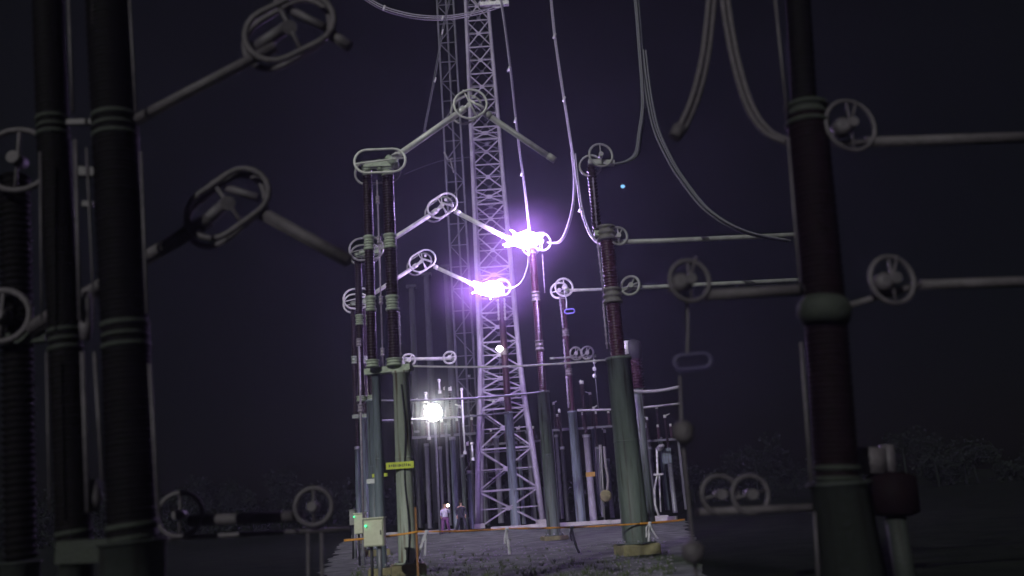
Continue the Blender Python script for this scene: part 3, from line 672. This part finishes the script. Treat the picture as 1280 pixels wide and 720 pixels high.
def cabinet(px0, py0, px1, py1, Y, m, label, led):
    a, b = at(px0, py1, Y), at(px1, py0, Y); w, h = b.x - a.x, b.z - a.z; c = (a + b) / 2
    t = thing('control_cabinet', Vector((c.x, c.y, 0)), label, 'cabinet', 'control cabinets at the left poles')
    MB().box(c + Vector((0, .16, 0)), (w, .32, h), 0, .012).build('cabinet_body', m, t)
    MB().box(c + Vector((0, -.015, -.01)), (w * .9, .02, h * .9), 0, .004).build('door', m, t)
    MB().box(c + Vector((0, .15, h / 2 + .02)), (w * 1.12, .4, .03), 0, .008).build('rain_hood', m, t)
    MB().box(c + Vector((w * .36, -.035, 0)), (.02, .02, .1)).build('handle', DARKM, t)
    MB().tube([Vector((c.x - w * .2, c.y + .2, 0)), Vector((c.x - w * .2, c.y + .2, c.z - h / 2))], .035, 8).build('conduit', DARKM, t)
    MB().tube([Vector((c.x + w * .2, c.y + .2, 0)), Vector((c.x + w * .2, c.y + .2, c.z - h / 2))], .05, 8).build('stand', GALV, t)
    if led:
        l = at(*led, Y - .06); MB().lathe(l, l - Vector((0, .04, 0)), [(0, .022), (.7, .022), (1, .008)], 12).build('indicator_light', emat('green_led_%d' % led[0], (.05, 1, .35), 3), t)
cabinet(455, 648, 479, 684, YA - 2.2, WHITE, 'cream control cabinet, largest and nearest, left of the front green pole', (457, 657.5))
cabinet(443, 642, 456, 668, YA + 5, WHITE, 'smaller cream cabinet behind the nearest one', (442.5, 646))
cabinet(437, 638, 444, 657, YA + 9, ALUD, 'smallest grey cabinet at the far left edge', None)
# orange stake and tape
g = ground(523, 726); t = thing('marker_stake', g, 'orange-brown wooden stake at which the tape bends', 'stake')
tpz = V(g, 636); MB().bar(g, tpz, .055, .045).build('shaft', WOOD, t); MB().lathe(tpz, tpz + Vector((0, 0, .05)), [(0, .032), (1, .006)], 4).build('tip', WOOD, t)
Ys = g.y - .05
def ribbon(P, w, m, name, label, cat, group=None, tw=0.0, thick=.004):
    P = [Vector(p) for p in P]; n = len(P); V0 = []; F = []
    for i, p in enumerate(P):
        a = tw * math.sin(i * .7) ; u = Vector((0, math.sin(a), math.cos(a))) if abs((P[-1] - P[0]).z) < abs((P[-1] - P[0]).x) else Vector((math.cos(a), math.sin(a), 0))
        d = (P[min(i + 1, n - 1)] - P[max(i - 1, 0)]).normalized(); q = d.cross(u).normalized() * thick
        V0 += [p - u * w / 2 - q, p + u * w / 2 - q, p + u * w / 2 + q, p - u * w / 2 + q]
    for i in range(n - 1):
        for k in range(4): F.append((i * 4 + k, i * 4 + (k + 1) % 4, i * 4 + 4 + (k + 1) % 4, i * 4 + 4 + k))
    F += [(3, 2, 1, 0), tuple((n - 1) * 4 + k for k in range(4))]
    mb = MB(); mb.v = V0; mb.f = F; mb.sm = [True] * len(F)
    return selfmesh(mb, name, m, label, cat, group, loc=P[0])
def sagline(a, b, sag, n=24): return [a.lerp(b, i / n) - Vector((0, 0, sag * 4 * (i / n) * (1 - i / n))) for i in range(n + 1)]
tA, tB, tC, tD = at(430, 675.5, Ys), at(523, 664.5, Ys), at(800, 654.5, bRA.y - .42), at(856, 649.5, bRA.y + .6)
ribbon(sagline(tA, tB, .02), .045, TAPE, 'barrier_tape', 'orange tape stretched left from the wooden stake', 'barrier tape', 'orange tape lines', .6)
tm = at(638, 660.5, (Ys + bRA.y) / 2)
ribbon(sagline(tB, tm, .02) + sagline(tm, tC, .03)[1:], .04, TAPE, 'barrier_tape', 'long orange tape from the wooden stake to the thick green pole', 'barrier tape', 'orange tape lines', .8)
ribbon(sagline(tC, tD, .01), .05, TAPE, 'barrier_tape', 'orange tape from the thick green pole to the right edge', 'barrier tape', 'orange tape lines', .4)
def rag(px, pts, label):
    # a rag knotted on the tape at px
    for k in range(1): pass
    P0 = None; best = 1e9
    allp = sagline(tA, tB, .02) + sagline(tB, tm, .02) + sagline(tm, tC, .03) + sagline(tC, tD, .01)
    for q in allp:
        e = abs(proj(q)[0] - px)
        if e < best: best = e; P0 = q
    Yr = P0.y - .03
    t = thing('white_rag', P0, label, 'rag', 'white rags knotted on the tape')
    MB().lathe(P0 + Vector((-.05, -.02, 0)), P0 + Vector((.05, -.02, 0)), [(0, .012), (.3, .04), (.7, .035), (1, .012)], 10).build('knot', CLOTH, t)
    for j, s in enumerate(pts):
        Q = bez([P0 + Vector((0, -.03, 0))] + [at(x, y, Yr - .02 * j) for x, y in s], 5)
        o = ribbon(Q, .075 if j == 0 else .05, CLOTH, 'strip', None, None, tw=.9, thick=.006)
        o.parent = t; o.location = o.location - P0
        for kk in ('label', 'category'):
            if kk in o: del o[kk]
rag(531, [[(529, 675), (525, 687), (522, 696)], [(532, 678), (531, 695)]], 'leftmost white rag, two long strips beside the stake')
rag(634, [[(633, 668), (636, 682), (637, 693)], [(631, 672), (631, 680)]], 'white rag hanging before the blue-grey pole')
rag(714, [[(716, 668), (720, 682), (724, 691)], [(713, 668), (715, 676)]], 'white rag between the two dark green poles')
rag(811, [[(811, 668), (810, 680), (812, 688)], [(816, 664), (822, 673)], [(808, 660), (808, 672)]], 'rightmost white rag, three strips at the thick green pole')

# ---------------------------------------------------------------- people
def person(base, label, joints, radii, edges, body_m, parts, h):
    t = thing('person', base, label, 'person', None)
    me = bpy.data.meshes.new('body'); me.from_pydata([Vector(j) for j in joints], edges, []); me.materials.append(body_m)
    o = bpy.data.objects.new('body', me); COL.objects.link(o); o.parent = t
    md = o.modifiers.new('skin', 'SKIN'); 
    bm_ = me.skin_vertices if me.skin_vertices else None
    if not me.skin_vertices:
        bmx = bmesh.new(); bmx.from_mesh(me); bmx.verts.layers.skin.verify(); bmx.to_mesh(me); bmx.free()
    for i, r in enumerate(radii):
        me.skin_vertices[0].data[i].radius = (r, r) if not isinstance(r, tuple) else r
        me.skin_vertices[0].data[i].use_root = (i == 0)
    md.use_smooth_shade = True
    sb = o.modifiers.new('sub', 'SUBSURF'); sb.levels = 2; sb.render_levels = 2
    return t
SKIN = mat('skin', (.42, .26, .19), (.36, .22, .16), 8, .55)
SHIRT = mat('lavender_shirt', (.70, .64, .85), (.5, .46, .7), 9, .8, bump=.3)
TROUS = mat('dark_magenta_trousers', (.26, .10, .28), (.16, .06, .18), 9, .85, bump=.3)
BLACKC = mat('black_workwear', (.03, .028, .05), (.018, .016, .03), 9, .8, bump=.3)
HAIR = mat('black_hair', (.012, .01, .01), (.006, .005, .005), 20, .5)
def limb(P, r, n=12): return MB().tube(bez(P, 4), [r[0] + (r[1] - r[0]) * i / ((len(P) - 1) * 4) for i in range((len(P) - 1) * 4 + 1)], n)
def figure(base, label, H, stance, la, ra, shirt, trous, face):
    """stance: (left foot dx,dy, right foot dx,dy); la, ra: elbow and wrist positions"""
    k = H / 1.75; v = lambda x, y, z: Vector((x * k, y * k, z * k))
    (lfx, lfy, rfx, rfy) = stance
    J = [v(0, 0, .95), v(0, 0, 1.15), v(0, 0, 1.36), v(0, -.01, 1.47), v(0, -.015, 1.56), v(0, -.02, 1.66), v(0, -.02, 1.73),
         v(-.1, 0, .90), v(-.12 + lfx * .3, lfy * .3 - .03, .50), v(lfx - .08, lfy, .09), v(lfx - .08, lfy - .15, .04),
         v(.1, 0, .90), v(.12 + rfx * .3, rfy * .3 - .03, .50), v(rfx + .08, rfy, .09), v(rfx + .08, rfy - .15, .04),
         v(-.19, 0, 1.40), v(*la[0]), v(*la[1]), v(.19, 0, 1.40), v(*ra[0]), v(*ra[1])]
    E = [(0, 1), (1, 2), (2, 3), (3, 4), (4, 5), (5, 6), (0, 7), (7, 8), (8, 9), (9, 10), (0, 11), (11, 12), (12, 13), (13, 14), (2, 15), (15, 16), (16, 17), (2, 18), (18, 19), (19, 20)]
    rr = [(.14, .1), (.13, .09), (.15, .1), .055, .07, .085, .06, .085, .06, .042, .035, .085, .06, .042, .035, .06, .042, .03, .06, .042, .03]
    t = person(base, label, J, [tuple(q * k for q in r) if isinstance(r, tuple) else r * k for r in rr], E, SKIN, None, H)
    # clothes, hair, face and hands as children
    def add(mb, name, m):
        o = mb.build(name, m); o.parent = t; return o
    sh = MB().lathe(v(0, 0, .92), v(0, 0, 1.46), [(0, .175 * k), (.1, .18 * k), (.35, .165 * k), (.7, .19 * k), (.86, .19 * k), (.95, .12 * k), (1, .07 * k)], 20)
    for q in sh.v: q.y *= .72
    for (sx, a) in ((-.19, la), (.19, ra)): 
        w = limb([v(sx * .8, 0, 1.38), v(*a[0]), v(*a[0]).lerp(v(*a[1]), .8)], (.078 * k, .052 * k)); b0 = len(sh.v); sh.v += w.v; sh.f += [tuple(i + b0 for i in f) for f in w.f]; sh.sm += w.sm
    add(sh, 'shirt', shirt)
    tr = MB().lathe(v(0, 0, .76), v(0, 0, .98), [(0, .17 * k), (.5, .185 * k), (1, .17 * k)], 20)
    for q in tr.v: q.y *= .75
    for i in (8, 12):
        w = limb([J[i - 1], J[i], J[i + 1]], (.115 * k, .07 * k)); b0 = len(tr.v); tr.v += w.v; tr.f += [tuple(x + b0 for x in f) for f in w.f]; tr.sm += w.sm
    add(tr, 'trousers', trous)
    for i in (9, 13):
        c = J[i]; add(MB().lathe(c + v(0, .08, -.05), c + v(0, -.2, -.055), [(0, .03 * k), (.15, .055 * k), (.7, .05 * k), (1, .02 * k)], 12), 'shoe', BLACKC)
    hd = J[5]; hb = bmesh.new(); bmesh.ops.create_icosphere(hb, subdivisions=3, radius=1)
    mb = MB(); s_ = -1 if face == 'away' else 1
    for q in hb.verts:
        p = Vector((q.co.x * .095, q.co.y * .112, q.co.z * .115)) * k
        mb.v.append(hd + p + v(0, .018 * s_, .035))
    hb.verts.index_update()
    for f in hb.faces:
        zc = sum(q.co.z for q in f.verts) / 3; yc = sum(q.co.y for q in f.verts) / 3 * -s_
        if zc > .15 or yc < -.1 and zc > -.55: mb.f.append(tuple(q.index for q in f.verts)); mb.sm.append(True)
    hb.free(); add(mb, 'hair', HAIR)
    fy = -.105 * s_
    e = MB()
    for sx in (-1, 1): e.lathe(hd + v(sx * .034, fy * .93, .0), hd + v(sx * .034, fy * 1.02, .0), [(0, .014 * k), (1, .008 * k)], 8)
    e.box(hd + v(0, fy * .98, -.062), (.045 * k, .012 * k, .01 * k)); add(e, 'eyes_and_mouth', HAIR)
    e = MB().lathe(hd + v(0, fy * .85, -.03), hd + v(0, fy * 1.2, -.03), [(0, .022 * k), (1, .008 * k)], 8)
    for sx in (-1, 1): e.lathe(hd + v(sx * .08, 0, -.01), hd + v(sx * .105, 0, -.01), [(0, .03 * k), (1, .018 * k)], 10)
    add(e, 'nose_and_ears', SKIN)
    for a in (la, ra):
        wv, ev = v(*a[1]), v(*a[0]); d = (wv - ev).normalized(); u, w = frame(d); m = MB()
        m.lathe(wv, wv + d * .09 * k, [(0, .026 * k), (.4, .042 * k), (1, .034 * k)], 10)
        for i in range(4):
            f0 = wv + d * .085 * k + u * (i - 1.5) * .019 * k; ln = (.062, .075, .072, .055)[i] * k
            m.tube([f0, f0 + d * ln * .55, f0 + d * ln + w * .022 * k], [.0095 * k, .009 * k, .007 * k], 6)
        m.tube([wv + d * .03 * k + u * .03 * k, wv + d * .06 * k + u * .06 * k, wv + d * .095 * k + u * .062 * k], [.012 * k, .01 * k, .008 * k], 6)
        add(m, 'hand', SKIN)
    return t, J, k
g1 = under(556.5, 650, 54)
p1, J1, kk = figure(g1, 'person in lavender shirt and dark magenta trousers holding up a bright light', 1.78, (-.12, 0, .14, .05), ((-.30, -.05, 1.14), (-.22, -.2, .98)), ((.27, -.14, 1.2), (.22, -.3, 1.46)), SHIRT, TROUS, 'front')
c = g1 + Vector((.24, -.42, 1.60)); t = thing('hand_torch', c, 'glowing torch held up by the person in lavender shirt', 'torch')
MB().lathe(c - Vector((0, .03, .18)), c - Vector((0, 0, .02)), [(0, .025), (.7, .028), (1, .05)], 12).build('handle', DARKM, t)
MB().lathe(c - Vector((0, .0, .04)), c + Vector((0, -.02, .12)), [(0, .04), (.3, .10), (.7, .09), (1, .02)], 16).build('torch_lens', emat('torch_glow', (1, .82, .62), 10), t)
g2 = under(577, 650, 54.5)
figure(g2, 'person in black workwear in mid stride beside the holder of the light', 1.86, (-.26, .12, .24, -.1), ((-.27, .06, 1.14), (-.24, -.08, .9)), ((.27, .04, 1.14), (.25, -.1, .92)), BLACKC, BLACKC, 'away')

# ---------------------------------------------------------------- enlarged dimmed copies of the yard gear, added on either side
YN = 9.0
def line_post(t, p0, p1, r0, r1, name, m, n=20):
    MB().lathe(p0, p1, [(0, r0), (1, r1)], n).build(name, m, t)
def nearcol(t, pts, width, pm, cm, colr=1.15, ch=.18, Y=YN):
    """pts: pixel points bottom->top; insulator between them, collar at each inner point"""
    P = [at(x, y, Y) for x, y in pts]; s = Y / FPX
    for i in range(len(P) - 1):
        sheds(P[i], P[i + 1], width * s * .46, width * s * .5, .055, 24).build('insulator', pm, t)
    for p, q, i in [(P[i], P[i + 1] if i + 1 < len(P) else P[i - 1], i) for i in range(len(P))]:
        ax = (P[-1] - P[0]).normalized(); collar(p, width * s * .5 * colr, ch, ax, 24).build('collar', cm, t)
nl = thing('disconnector_switch', under(165, 690, YN), 'huge dimmed copy of the twin insulator columns at the left, an arm rising to a looped elbow', 'disconnector', 'enlarged dimmed copies of the left disconnectors')
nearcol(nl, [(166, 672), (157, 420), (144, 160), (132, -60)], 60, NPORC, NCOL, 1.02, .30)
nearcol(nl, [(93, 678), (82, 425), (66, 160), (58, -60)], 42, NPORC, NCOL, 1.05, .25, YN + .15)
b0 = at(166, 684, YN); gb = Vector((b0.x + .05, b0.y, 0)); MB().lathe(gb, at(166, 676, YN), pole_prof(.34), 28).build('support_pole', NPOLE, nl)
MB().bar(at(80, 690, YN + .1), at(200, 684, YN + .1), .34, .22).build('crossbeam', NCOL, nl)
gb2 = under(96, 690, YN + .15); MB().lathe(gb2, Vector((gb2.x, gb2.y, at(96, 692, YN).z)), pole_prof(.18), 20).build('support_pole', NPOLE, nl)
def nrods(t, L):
    for (x0, y0, x1, y1, r) in L: MB().tube([at(x0, y0, YN - .2), at(x1, y1, YN - .2)], r, 8).build('lit_edge_rod', NRIM, t)
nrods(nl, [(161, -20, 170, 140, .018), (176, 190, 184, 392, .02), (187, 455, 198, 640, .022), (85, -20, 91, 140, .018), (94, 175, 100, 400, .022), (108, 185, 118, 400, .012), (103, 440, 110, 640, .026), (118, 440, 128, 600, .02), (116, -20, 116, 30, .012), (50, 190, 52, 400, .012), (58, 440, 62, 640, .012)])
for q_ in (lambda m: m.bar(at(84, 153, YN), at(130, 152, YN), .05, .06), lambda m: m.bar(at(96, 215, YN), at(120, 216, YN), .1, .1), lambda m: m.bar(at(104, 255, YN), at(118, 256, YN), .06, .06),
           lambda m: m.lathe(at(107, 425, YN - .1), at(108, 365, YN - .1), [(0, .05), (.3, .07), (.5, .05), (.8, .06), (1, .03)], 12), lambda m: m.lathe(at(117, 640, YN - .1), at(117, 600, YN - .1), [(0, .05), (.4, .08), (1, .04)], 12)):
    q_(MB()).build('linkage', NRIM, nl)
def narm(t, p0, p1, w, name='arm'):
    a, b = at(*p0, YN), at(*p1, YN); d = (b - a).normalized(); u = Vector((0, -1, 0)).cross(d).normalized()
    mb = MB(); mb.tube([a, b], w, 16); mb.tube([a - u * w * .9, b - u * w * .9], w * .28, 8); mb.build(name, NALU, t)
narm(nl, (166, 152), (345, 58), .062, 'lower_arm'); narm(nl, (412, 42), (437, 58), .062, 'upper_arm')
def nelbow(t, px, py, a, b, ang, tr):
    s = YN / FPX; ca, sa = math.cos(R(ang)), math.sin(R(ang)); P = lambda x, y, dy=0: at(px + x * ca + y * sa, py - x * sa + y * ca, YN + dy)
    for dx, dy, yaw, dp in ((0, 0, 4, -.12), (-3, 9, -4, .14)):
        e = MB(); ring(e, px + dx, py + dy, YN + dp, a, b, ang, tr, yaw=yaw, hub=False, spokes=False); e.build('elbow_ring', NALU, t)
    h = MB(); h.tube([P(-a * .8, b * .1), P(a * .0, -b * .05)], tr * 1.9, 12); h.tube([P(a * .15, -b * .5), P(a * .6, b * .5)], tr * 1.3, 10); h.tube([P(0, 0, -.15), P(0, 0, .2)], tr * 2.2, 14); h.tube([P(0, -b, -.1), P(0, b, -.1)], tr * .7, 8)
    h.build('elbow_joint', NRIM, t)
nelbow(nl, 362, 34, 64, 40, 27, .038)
nl2 = thing('disconnector_switch', under(25, 700, YN + 1.2), 'second dimmed disconnector copy cut by the left edge, its arm rising to an oblong ring', 'disconnector', 'enlarged dimmed copies of the left disconnectors')
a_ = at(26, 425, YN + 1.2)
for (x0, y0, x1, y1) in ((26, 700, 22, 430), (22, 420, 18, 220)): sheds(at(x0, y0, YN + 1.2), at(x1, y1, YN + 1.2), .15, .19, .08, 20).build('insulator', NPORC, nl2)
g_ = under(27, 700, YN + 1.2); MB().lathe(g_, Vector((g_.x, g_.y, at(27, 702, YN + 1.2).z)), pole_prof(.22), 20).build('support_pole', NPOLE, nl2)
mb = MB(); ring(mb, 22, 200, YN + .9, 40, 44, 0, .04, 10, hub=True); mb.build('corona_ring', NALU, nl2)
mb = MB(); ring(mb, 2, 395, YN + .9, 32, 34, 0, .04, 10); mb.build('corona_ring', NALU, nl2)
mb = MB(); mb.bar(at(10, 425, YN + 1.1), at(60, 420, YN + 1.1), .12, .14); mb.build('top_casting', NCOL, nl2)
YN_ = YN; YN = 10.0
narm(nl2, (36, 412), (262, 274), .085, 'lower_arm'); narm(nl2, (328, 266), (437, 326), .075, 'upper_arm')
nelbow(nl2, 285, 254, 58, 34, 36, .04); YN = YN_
nb = thing('busbar', at(185, 672, YN + 2), 'dimmed copy of a low busbar with two spoked rings at the lower left', 'busbar', 'enlarged dimmed copies of the busbars')
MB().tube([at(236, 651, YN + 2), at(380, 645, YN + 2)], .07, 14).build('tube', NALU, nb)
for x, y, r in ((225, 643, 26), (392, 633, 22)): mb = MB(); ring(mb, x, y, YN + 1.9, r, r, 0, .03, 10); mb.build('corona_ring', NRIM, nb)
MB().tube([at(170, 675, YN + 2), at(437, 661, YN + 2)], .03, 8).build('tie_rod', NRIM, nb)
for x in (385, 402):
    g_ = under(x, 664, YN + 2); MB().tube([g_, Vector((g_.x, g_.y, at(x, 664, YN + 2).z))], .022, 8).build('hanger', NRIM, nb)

# right hand side
nr = thing('contact_post', under(1052, 700, YN), 'huge dimmed copy of the contact post at the right with bars and spoked rings on both sides', 'insulator post', 'enlarged dimmed copies of the contact posts')
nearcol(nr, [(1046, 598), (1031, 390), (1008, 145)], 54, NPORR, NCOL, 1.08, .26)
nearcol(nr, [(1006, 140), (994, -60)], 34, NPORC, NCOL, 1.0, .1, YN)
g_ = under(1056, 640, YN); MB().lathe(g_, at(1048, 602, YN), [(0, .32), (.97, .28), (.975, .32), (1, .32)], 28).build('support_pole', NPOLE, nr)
for (x0, y0, x1, y1, r) in ((967, -20, 983, 138, .018), (985, 172, 1000, 358, .018), (1001, 428, 1014, 604, .02), (1018, 640, 1024, 740, .016)): MB().tube([at(x0, y0, YN - .2), at(x1, y1, YN - .2)], r, 8).build('lit_edge_rod', NRIM, nr)
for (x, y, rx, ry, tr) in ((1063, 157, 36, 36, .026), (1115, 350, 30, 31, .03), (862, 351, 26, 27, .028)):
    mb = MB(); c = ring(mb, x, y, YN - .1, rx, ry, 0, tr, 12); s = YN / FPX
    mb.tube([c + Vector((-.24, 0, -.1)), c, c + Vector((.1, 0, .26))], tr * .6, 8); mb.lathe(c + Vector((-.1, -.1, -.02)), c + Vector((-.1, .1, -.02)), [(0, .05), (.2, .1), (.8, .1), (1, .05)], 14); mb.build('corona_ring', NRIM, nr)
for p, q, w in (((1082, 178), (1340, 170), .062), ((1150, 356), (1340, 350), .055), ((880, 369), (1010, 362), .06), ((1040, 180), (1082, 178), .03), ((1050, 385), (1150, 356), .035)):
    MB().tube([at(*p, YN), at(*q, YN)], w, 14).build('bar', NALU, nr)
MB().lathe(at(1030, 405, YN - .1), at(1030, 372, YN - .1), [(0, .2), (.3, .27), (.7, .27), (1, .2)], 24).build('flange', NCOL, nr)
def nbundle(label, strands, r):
    t = thing('overhead_cable', at(*strands[0][0][:2], YN), label, 'cable', 'enlarged dimmed copies of the cables')
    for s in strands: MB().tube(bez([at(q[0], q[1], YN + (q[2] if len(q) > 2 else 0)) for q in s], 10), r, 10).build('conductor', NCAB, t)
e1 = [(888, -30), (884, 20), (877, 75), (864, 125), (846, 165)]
nbundle('left limb of the dimmed forked cable copy at the right', [e1, off(e1, 7, 1, .05)], .034)
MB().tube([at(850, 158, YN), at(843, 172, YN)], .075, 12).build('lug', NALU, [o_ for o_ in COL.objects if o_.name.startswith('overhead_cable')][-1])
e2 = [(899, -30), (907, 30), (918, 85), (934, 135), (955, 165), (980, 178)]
nbundle('right limb of the dimmed forked cable copy, running into the dim right post', [e2, off(e2, 7, -2, .04), off(e2, 3.5, 2, .09)], .030)
t = thing('flare_ghost_ring', at(870, 452, YN), 'enlarged dimmed copy of the lilac flare ring below the ringed bar at the right', 'ring')
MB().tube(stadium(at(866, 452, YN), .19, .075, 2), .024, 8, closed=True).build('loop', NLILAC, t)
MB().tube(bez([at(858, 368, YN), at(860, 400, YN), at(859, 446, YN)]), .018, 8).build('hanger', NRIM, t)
t = thing('contact_post', under(860, 600, YN + .6), 'slim dimmed copy of a rod post with two round couplings left of the huge right post', 'insulator post', 'enlarged dimmed copies of the contact posts')
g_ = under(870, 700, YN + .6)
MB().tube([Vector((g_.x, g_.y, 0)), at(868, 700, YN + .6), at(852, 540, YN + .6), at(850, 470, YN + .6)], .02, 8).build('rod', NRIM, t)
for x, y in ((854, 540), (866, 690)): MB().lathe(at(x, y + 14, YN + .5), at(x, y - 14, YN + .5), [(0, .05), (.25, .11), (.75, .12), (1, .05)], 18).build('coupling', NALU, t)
t = thing('busbar', at(880, 640, YN + 1), 'dimmed copy of a bar with two half rings low at the right', 'busbar', 'enlarged dimmed copies of the busbars')
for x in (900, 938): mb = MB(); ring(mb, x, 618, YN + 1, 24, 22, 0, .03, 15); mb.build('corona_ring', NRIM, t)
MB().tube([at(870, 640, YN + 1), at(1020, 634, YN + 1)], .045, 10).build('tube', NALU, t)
t = thing('instrument_transformer', under(1100, 600, YN + 2), 'dimmed copy of a tank with pipe stubs right of the huge right post', 'transformer')
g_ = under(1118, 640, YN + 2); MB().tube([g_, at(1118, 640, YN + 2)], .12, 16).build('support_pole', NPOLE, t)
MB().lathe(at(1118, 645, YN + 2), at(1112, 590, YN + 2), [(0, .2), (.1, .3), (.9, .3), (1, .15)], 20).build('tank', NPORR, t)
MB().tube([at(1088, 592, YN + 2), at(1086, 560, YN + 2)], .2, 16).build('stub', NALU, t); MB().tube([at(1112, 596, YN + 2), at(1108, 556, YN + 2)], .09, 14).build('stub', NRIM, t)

# ---------------------------------------------------------------- far wood, weeds, mist added for the lamp halo
wd = MB(); rnd = random.Random(3)
def clump(c, r, n, leaf):
    for _ in range(n):
        d = Vector((rnd.gauss(0, 1), rnd.gauss(0, 1), rnd.gauss(0, .8))).normalized() * r * rnd.uniform(.5, 1.05); p = c + d
        u = Vector((rnd.gauss(0, 1), rnd.gauss(0, 1), rnd.gauss(0, 1))).normalized(); v = u.orthogonal().normalized(); l = leaf * rnd.uniform(.6, 1.4); b0 = len(wd.v)
        wd.v += [p - u * l, p + v * l * .5, p + u * l, p - v * l * .5]; wd.f.append((b0, b0 + 1, b0 + 2, b0 + 3)); wd.sm.append(False)
x = -74
while x < 74:
    h = rnd.uniform(3, 6.5); y = rnd.uniform(98, 104)
    wd.tube([Vector((x, y, 0)), Vector((x + rnd.uniform(-.4, .4), y, h * .7))], [.22, .1], 6)
    for k in range(9): clump(Vector((x + rnd.gauss(0, 1.3), y + rnd.gauss(0, 1), h * rnd.uniform(.18, 1))), rnd.uniform(.8, 1.5), 80, .24)
    x += rnd.uniform(1.6, 3.2)
tag(wd.build('far_wood', mat('dark_leaves', (.022, .026, .024), (.008, .010, .009), .6, .9, spec=.0)), 'dark wood standing far behind the switchyard', 'wood', kind='stuff')
gw = MB()
for i in range(260):
    px, py = rnd.uniform(440, 842), 724 - abs(rnd.gauss(0, 16)); g = ground(px, py, .02)
    for k in range(7):
        a = rnd.uniform(0, 6.28); d = Vector((math.cos(a), math.sin(a), 0)); b0 = len(gw.v); hh = rnd.uniform(.05, .13); q = g + d * .04; n_ = Vector((-d.y, d.x, 0)) * .012
        gw.v += [q - n_, q + n_, q + d * hh * .6 + Vector((0, 0, hh))]; gw.f.append((b0, b0 + 1, b0 + 2)); gw.sm.append(False)
tag(gw.build('weeds', mat('dull_weed_green', (.10, .13, .05), (.05, .07, .03), 4, .8)), 'low weeds growing in the front of the gravel', 'weeds', kind='stuff')
lc = at(541.5, 515.5, 51); me = bpy.data.meshes.new('lamp_halo_mist'); bm = bmesh.new(); bmesh.ops.create_icosphere(bm, subdivisions=4, radius=1)
bm.to_mesh(me); bm.free(); ms = bpy.data.objects.new('lamp_halo_mist', me); COL.objects.link(ms); ms.location = lc; ms.scale = (3, 2.2, 2.8)
tag(ms, 'thin mist added for the halo round the white floodlight', 'mist', kind='stuff')
mm = bpy.data.materials.new('mist'); mm.use_nodes = True; N, L = mm.node_tree.nodes, mm.node_tree.links; N.clear()  # scattering volume added to make the floodlight's halo
tc = N.new('ShaderNodeTexCoord'); g = N.new('ShaderNodeVectorMath'); g.operation = 'LENGTH'; L.new(tc.outputs['Object'], g.inputs[0])
a_ = N.new('ShaderNodeMath'); a_.operation = 'SUBTRACT'; a_.inputs[0].default_value = 1; a_.use_clamp = True; L.new(g.outputs['Value'], a_.inputs[1])
b_ = N.new('ShaderNodeMath'); b_.operation = 'POWER'; b_.inputs[1].default_value = 1.5; L.new(a_.outputs[0], b_.inputs[0])
nz = N.new('ShaderNodeTexNoise'); nz.inputs['Scale'].default_value = 3; L.new(tc.outputs['Object'], nz.inputs['Vector'])
c_ = N.new('ShaderNodeMath'); c_.operation = 'MULTIPLY'; L.new(b_.outputs[0], c_.inputs[0]); L.new(nz.outputs['Fac'], c_.inputs[1])
d_ = N.new('ShaderNodeMath'); d_.operation = 'MULTIPLY'; d_.inputs[1].default_value = .18; L.new(c_.outputs[0], d_.inputs[0])
vs = N.new('ShaderNodeVolumeScatter'); vs.inputs['Color'].default_value = (.95, 1, 1, 1); vs.inputs['Anisotropy'].default_value = .3; L.new(d_.outputs[0], vs.inputs['Density'])
om = N.new('ShaderNodeOutputMaterial'); L.new(vs.outputs[0], om.inputs['Volume']); me.materials.append(mm)

# ---------------------------------------------------------------- haze
me = bpy.data.meshes.new('haze'); bm = bmesh.new(); bmesh.ops.create_cube(bm, size=1)
for v in bm.verts: v.co = Vector((v.co.x * 160, v.co.y * 135 + 42, v.co.z * 62 + 30))
bm.to_mesh(me); bm.free(); hz = bpy.data.objects.new('haze', me); COL.objects.link(hz); hz['kind'] = 'stuff'
hm = bpy.data.materials.new('haze'); hm.use_nodes = True; N, L = hm.node_tree.nodes, hm.node_tree.links; N.clear()
pv = N.new('ShaderNodeVolumePrincipled'); pv.inputs['Color'].default_value = (.80, .84, .98, 1); pv.inputs['Density'].default_value = .00105; pv.inputs['Anisotropy'].default_value = .6
om = N.new('ShaderNodeOutputMaterial'); L.new(pv.outputs[0], om.inputs['Volume']); me.materials.append(hm)

# ---------------------------------------------------------------- light
SE, SA = 24.0, 202.0           # elevation; compass azimuth of the light (behind and slightly left of the camera)
w = bpy.data.worlds.new('World'); S.world = w; w.use_nodes = True
N, L = w.node_tree.nodes, w.node_tree.links; bg = N['Background']
sky = N.new('ShaderNodeTexSky'); sky.sky_type = 'NISHITA'; sky.sun_disc = False; sky.sun_elevation = R(SE); sky.sun_rotation = R(SA); sky.air_density = 1.4; sky.ozone_density = 3
L.new(sky.outputs[0], bg.inputs['Color']); bg.inputs['Strength'].default_value = .0003
sl = bpy.data.lights.new('yard_floodlight_sun', 'SUN'); sl.energy = 1.6; sl.angle = R(.6); sl.color = (.98, 1, .95)  # sun lamp in place of floodlights behind the camera
so = bpy.data.objects.new('yard_floodlight_sun', sl); COL.objects.link(so)
az = R(SA); dirv = Vector((math.sin(az) * math.cos(R(SE)), math.cos(az) * math.cos(R(SE)), math.sin(R(SE))))
so.rotation_euler = dirv.to_track_quat('Z', 'Y').to_euler()
S.view_settings.view_transform = 'Standard'; S.view_settings.look = 'None'; S.view_settings.exposure = 0; S.view_settings.gamma = 1
S.cycles.use_denoising = True; S.cycles.max_bounces = 4; S.cycles.volume_bounces = 0; S.cycles.volume_step_rate = 1
S.cycles.volume_max_steps = 128
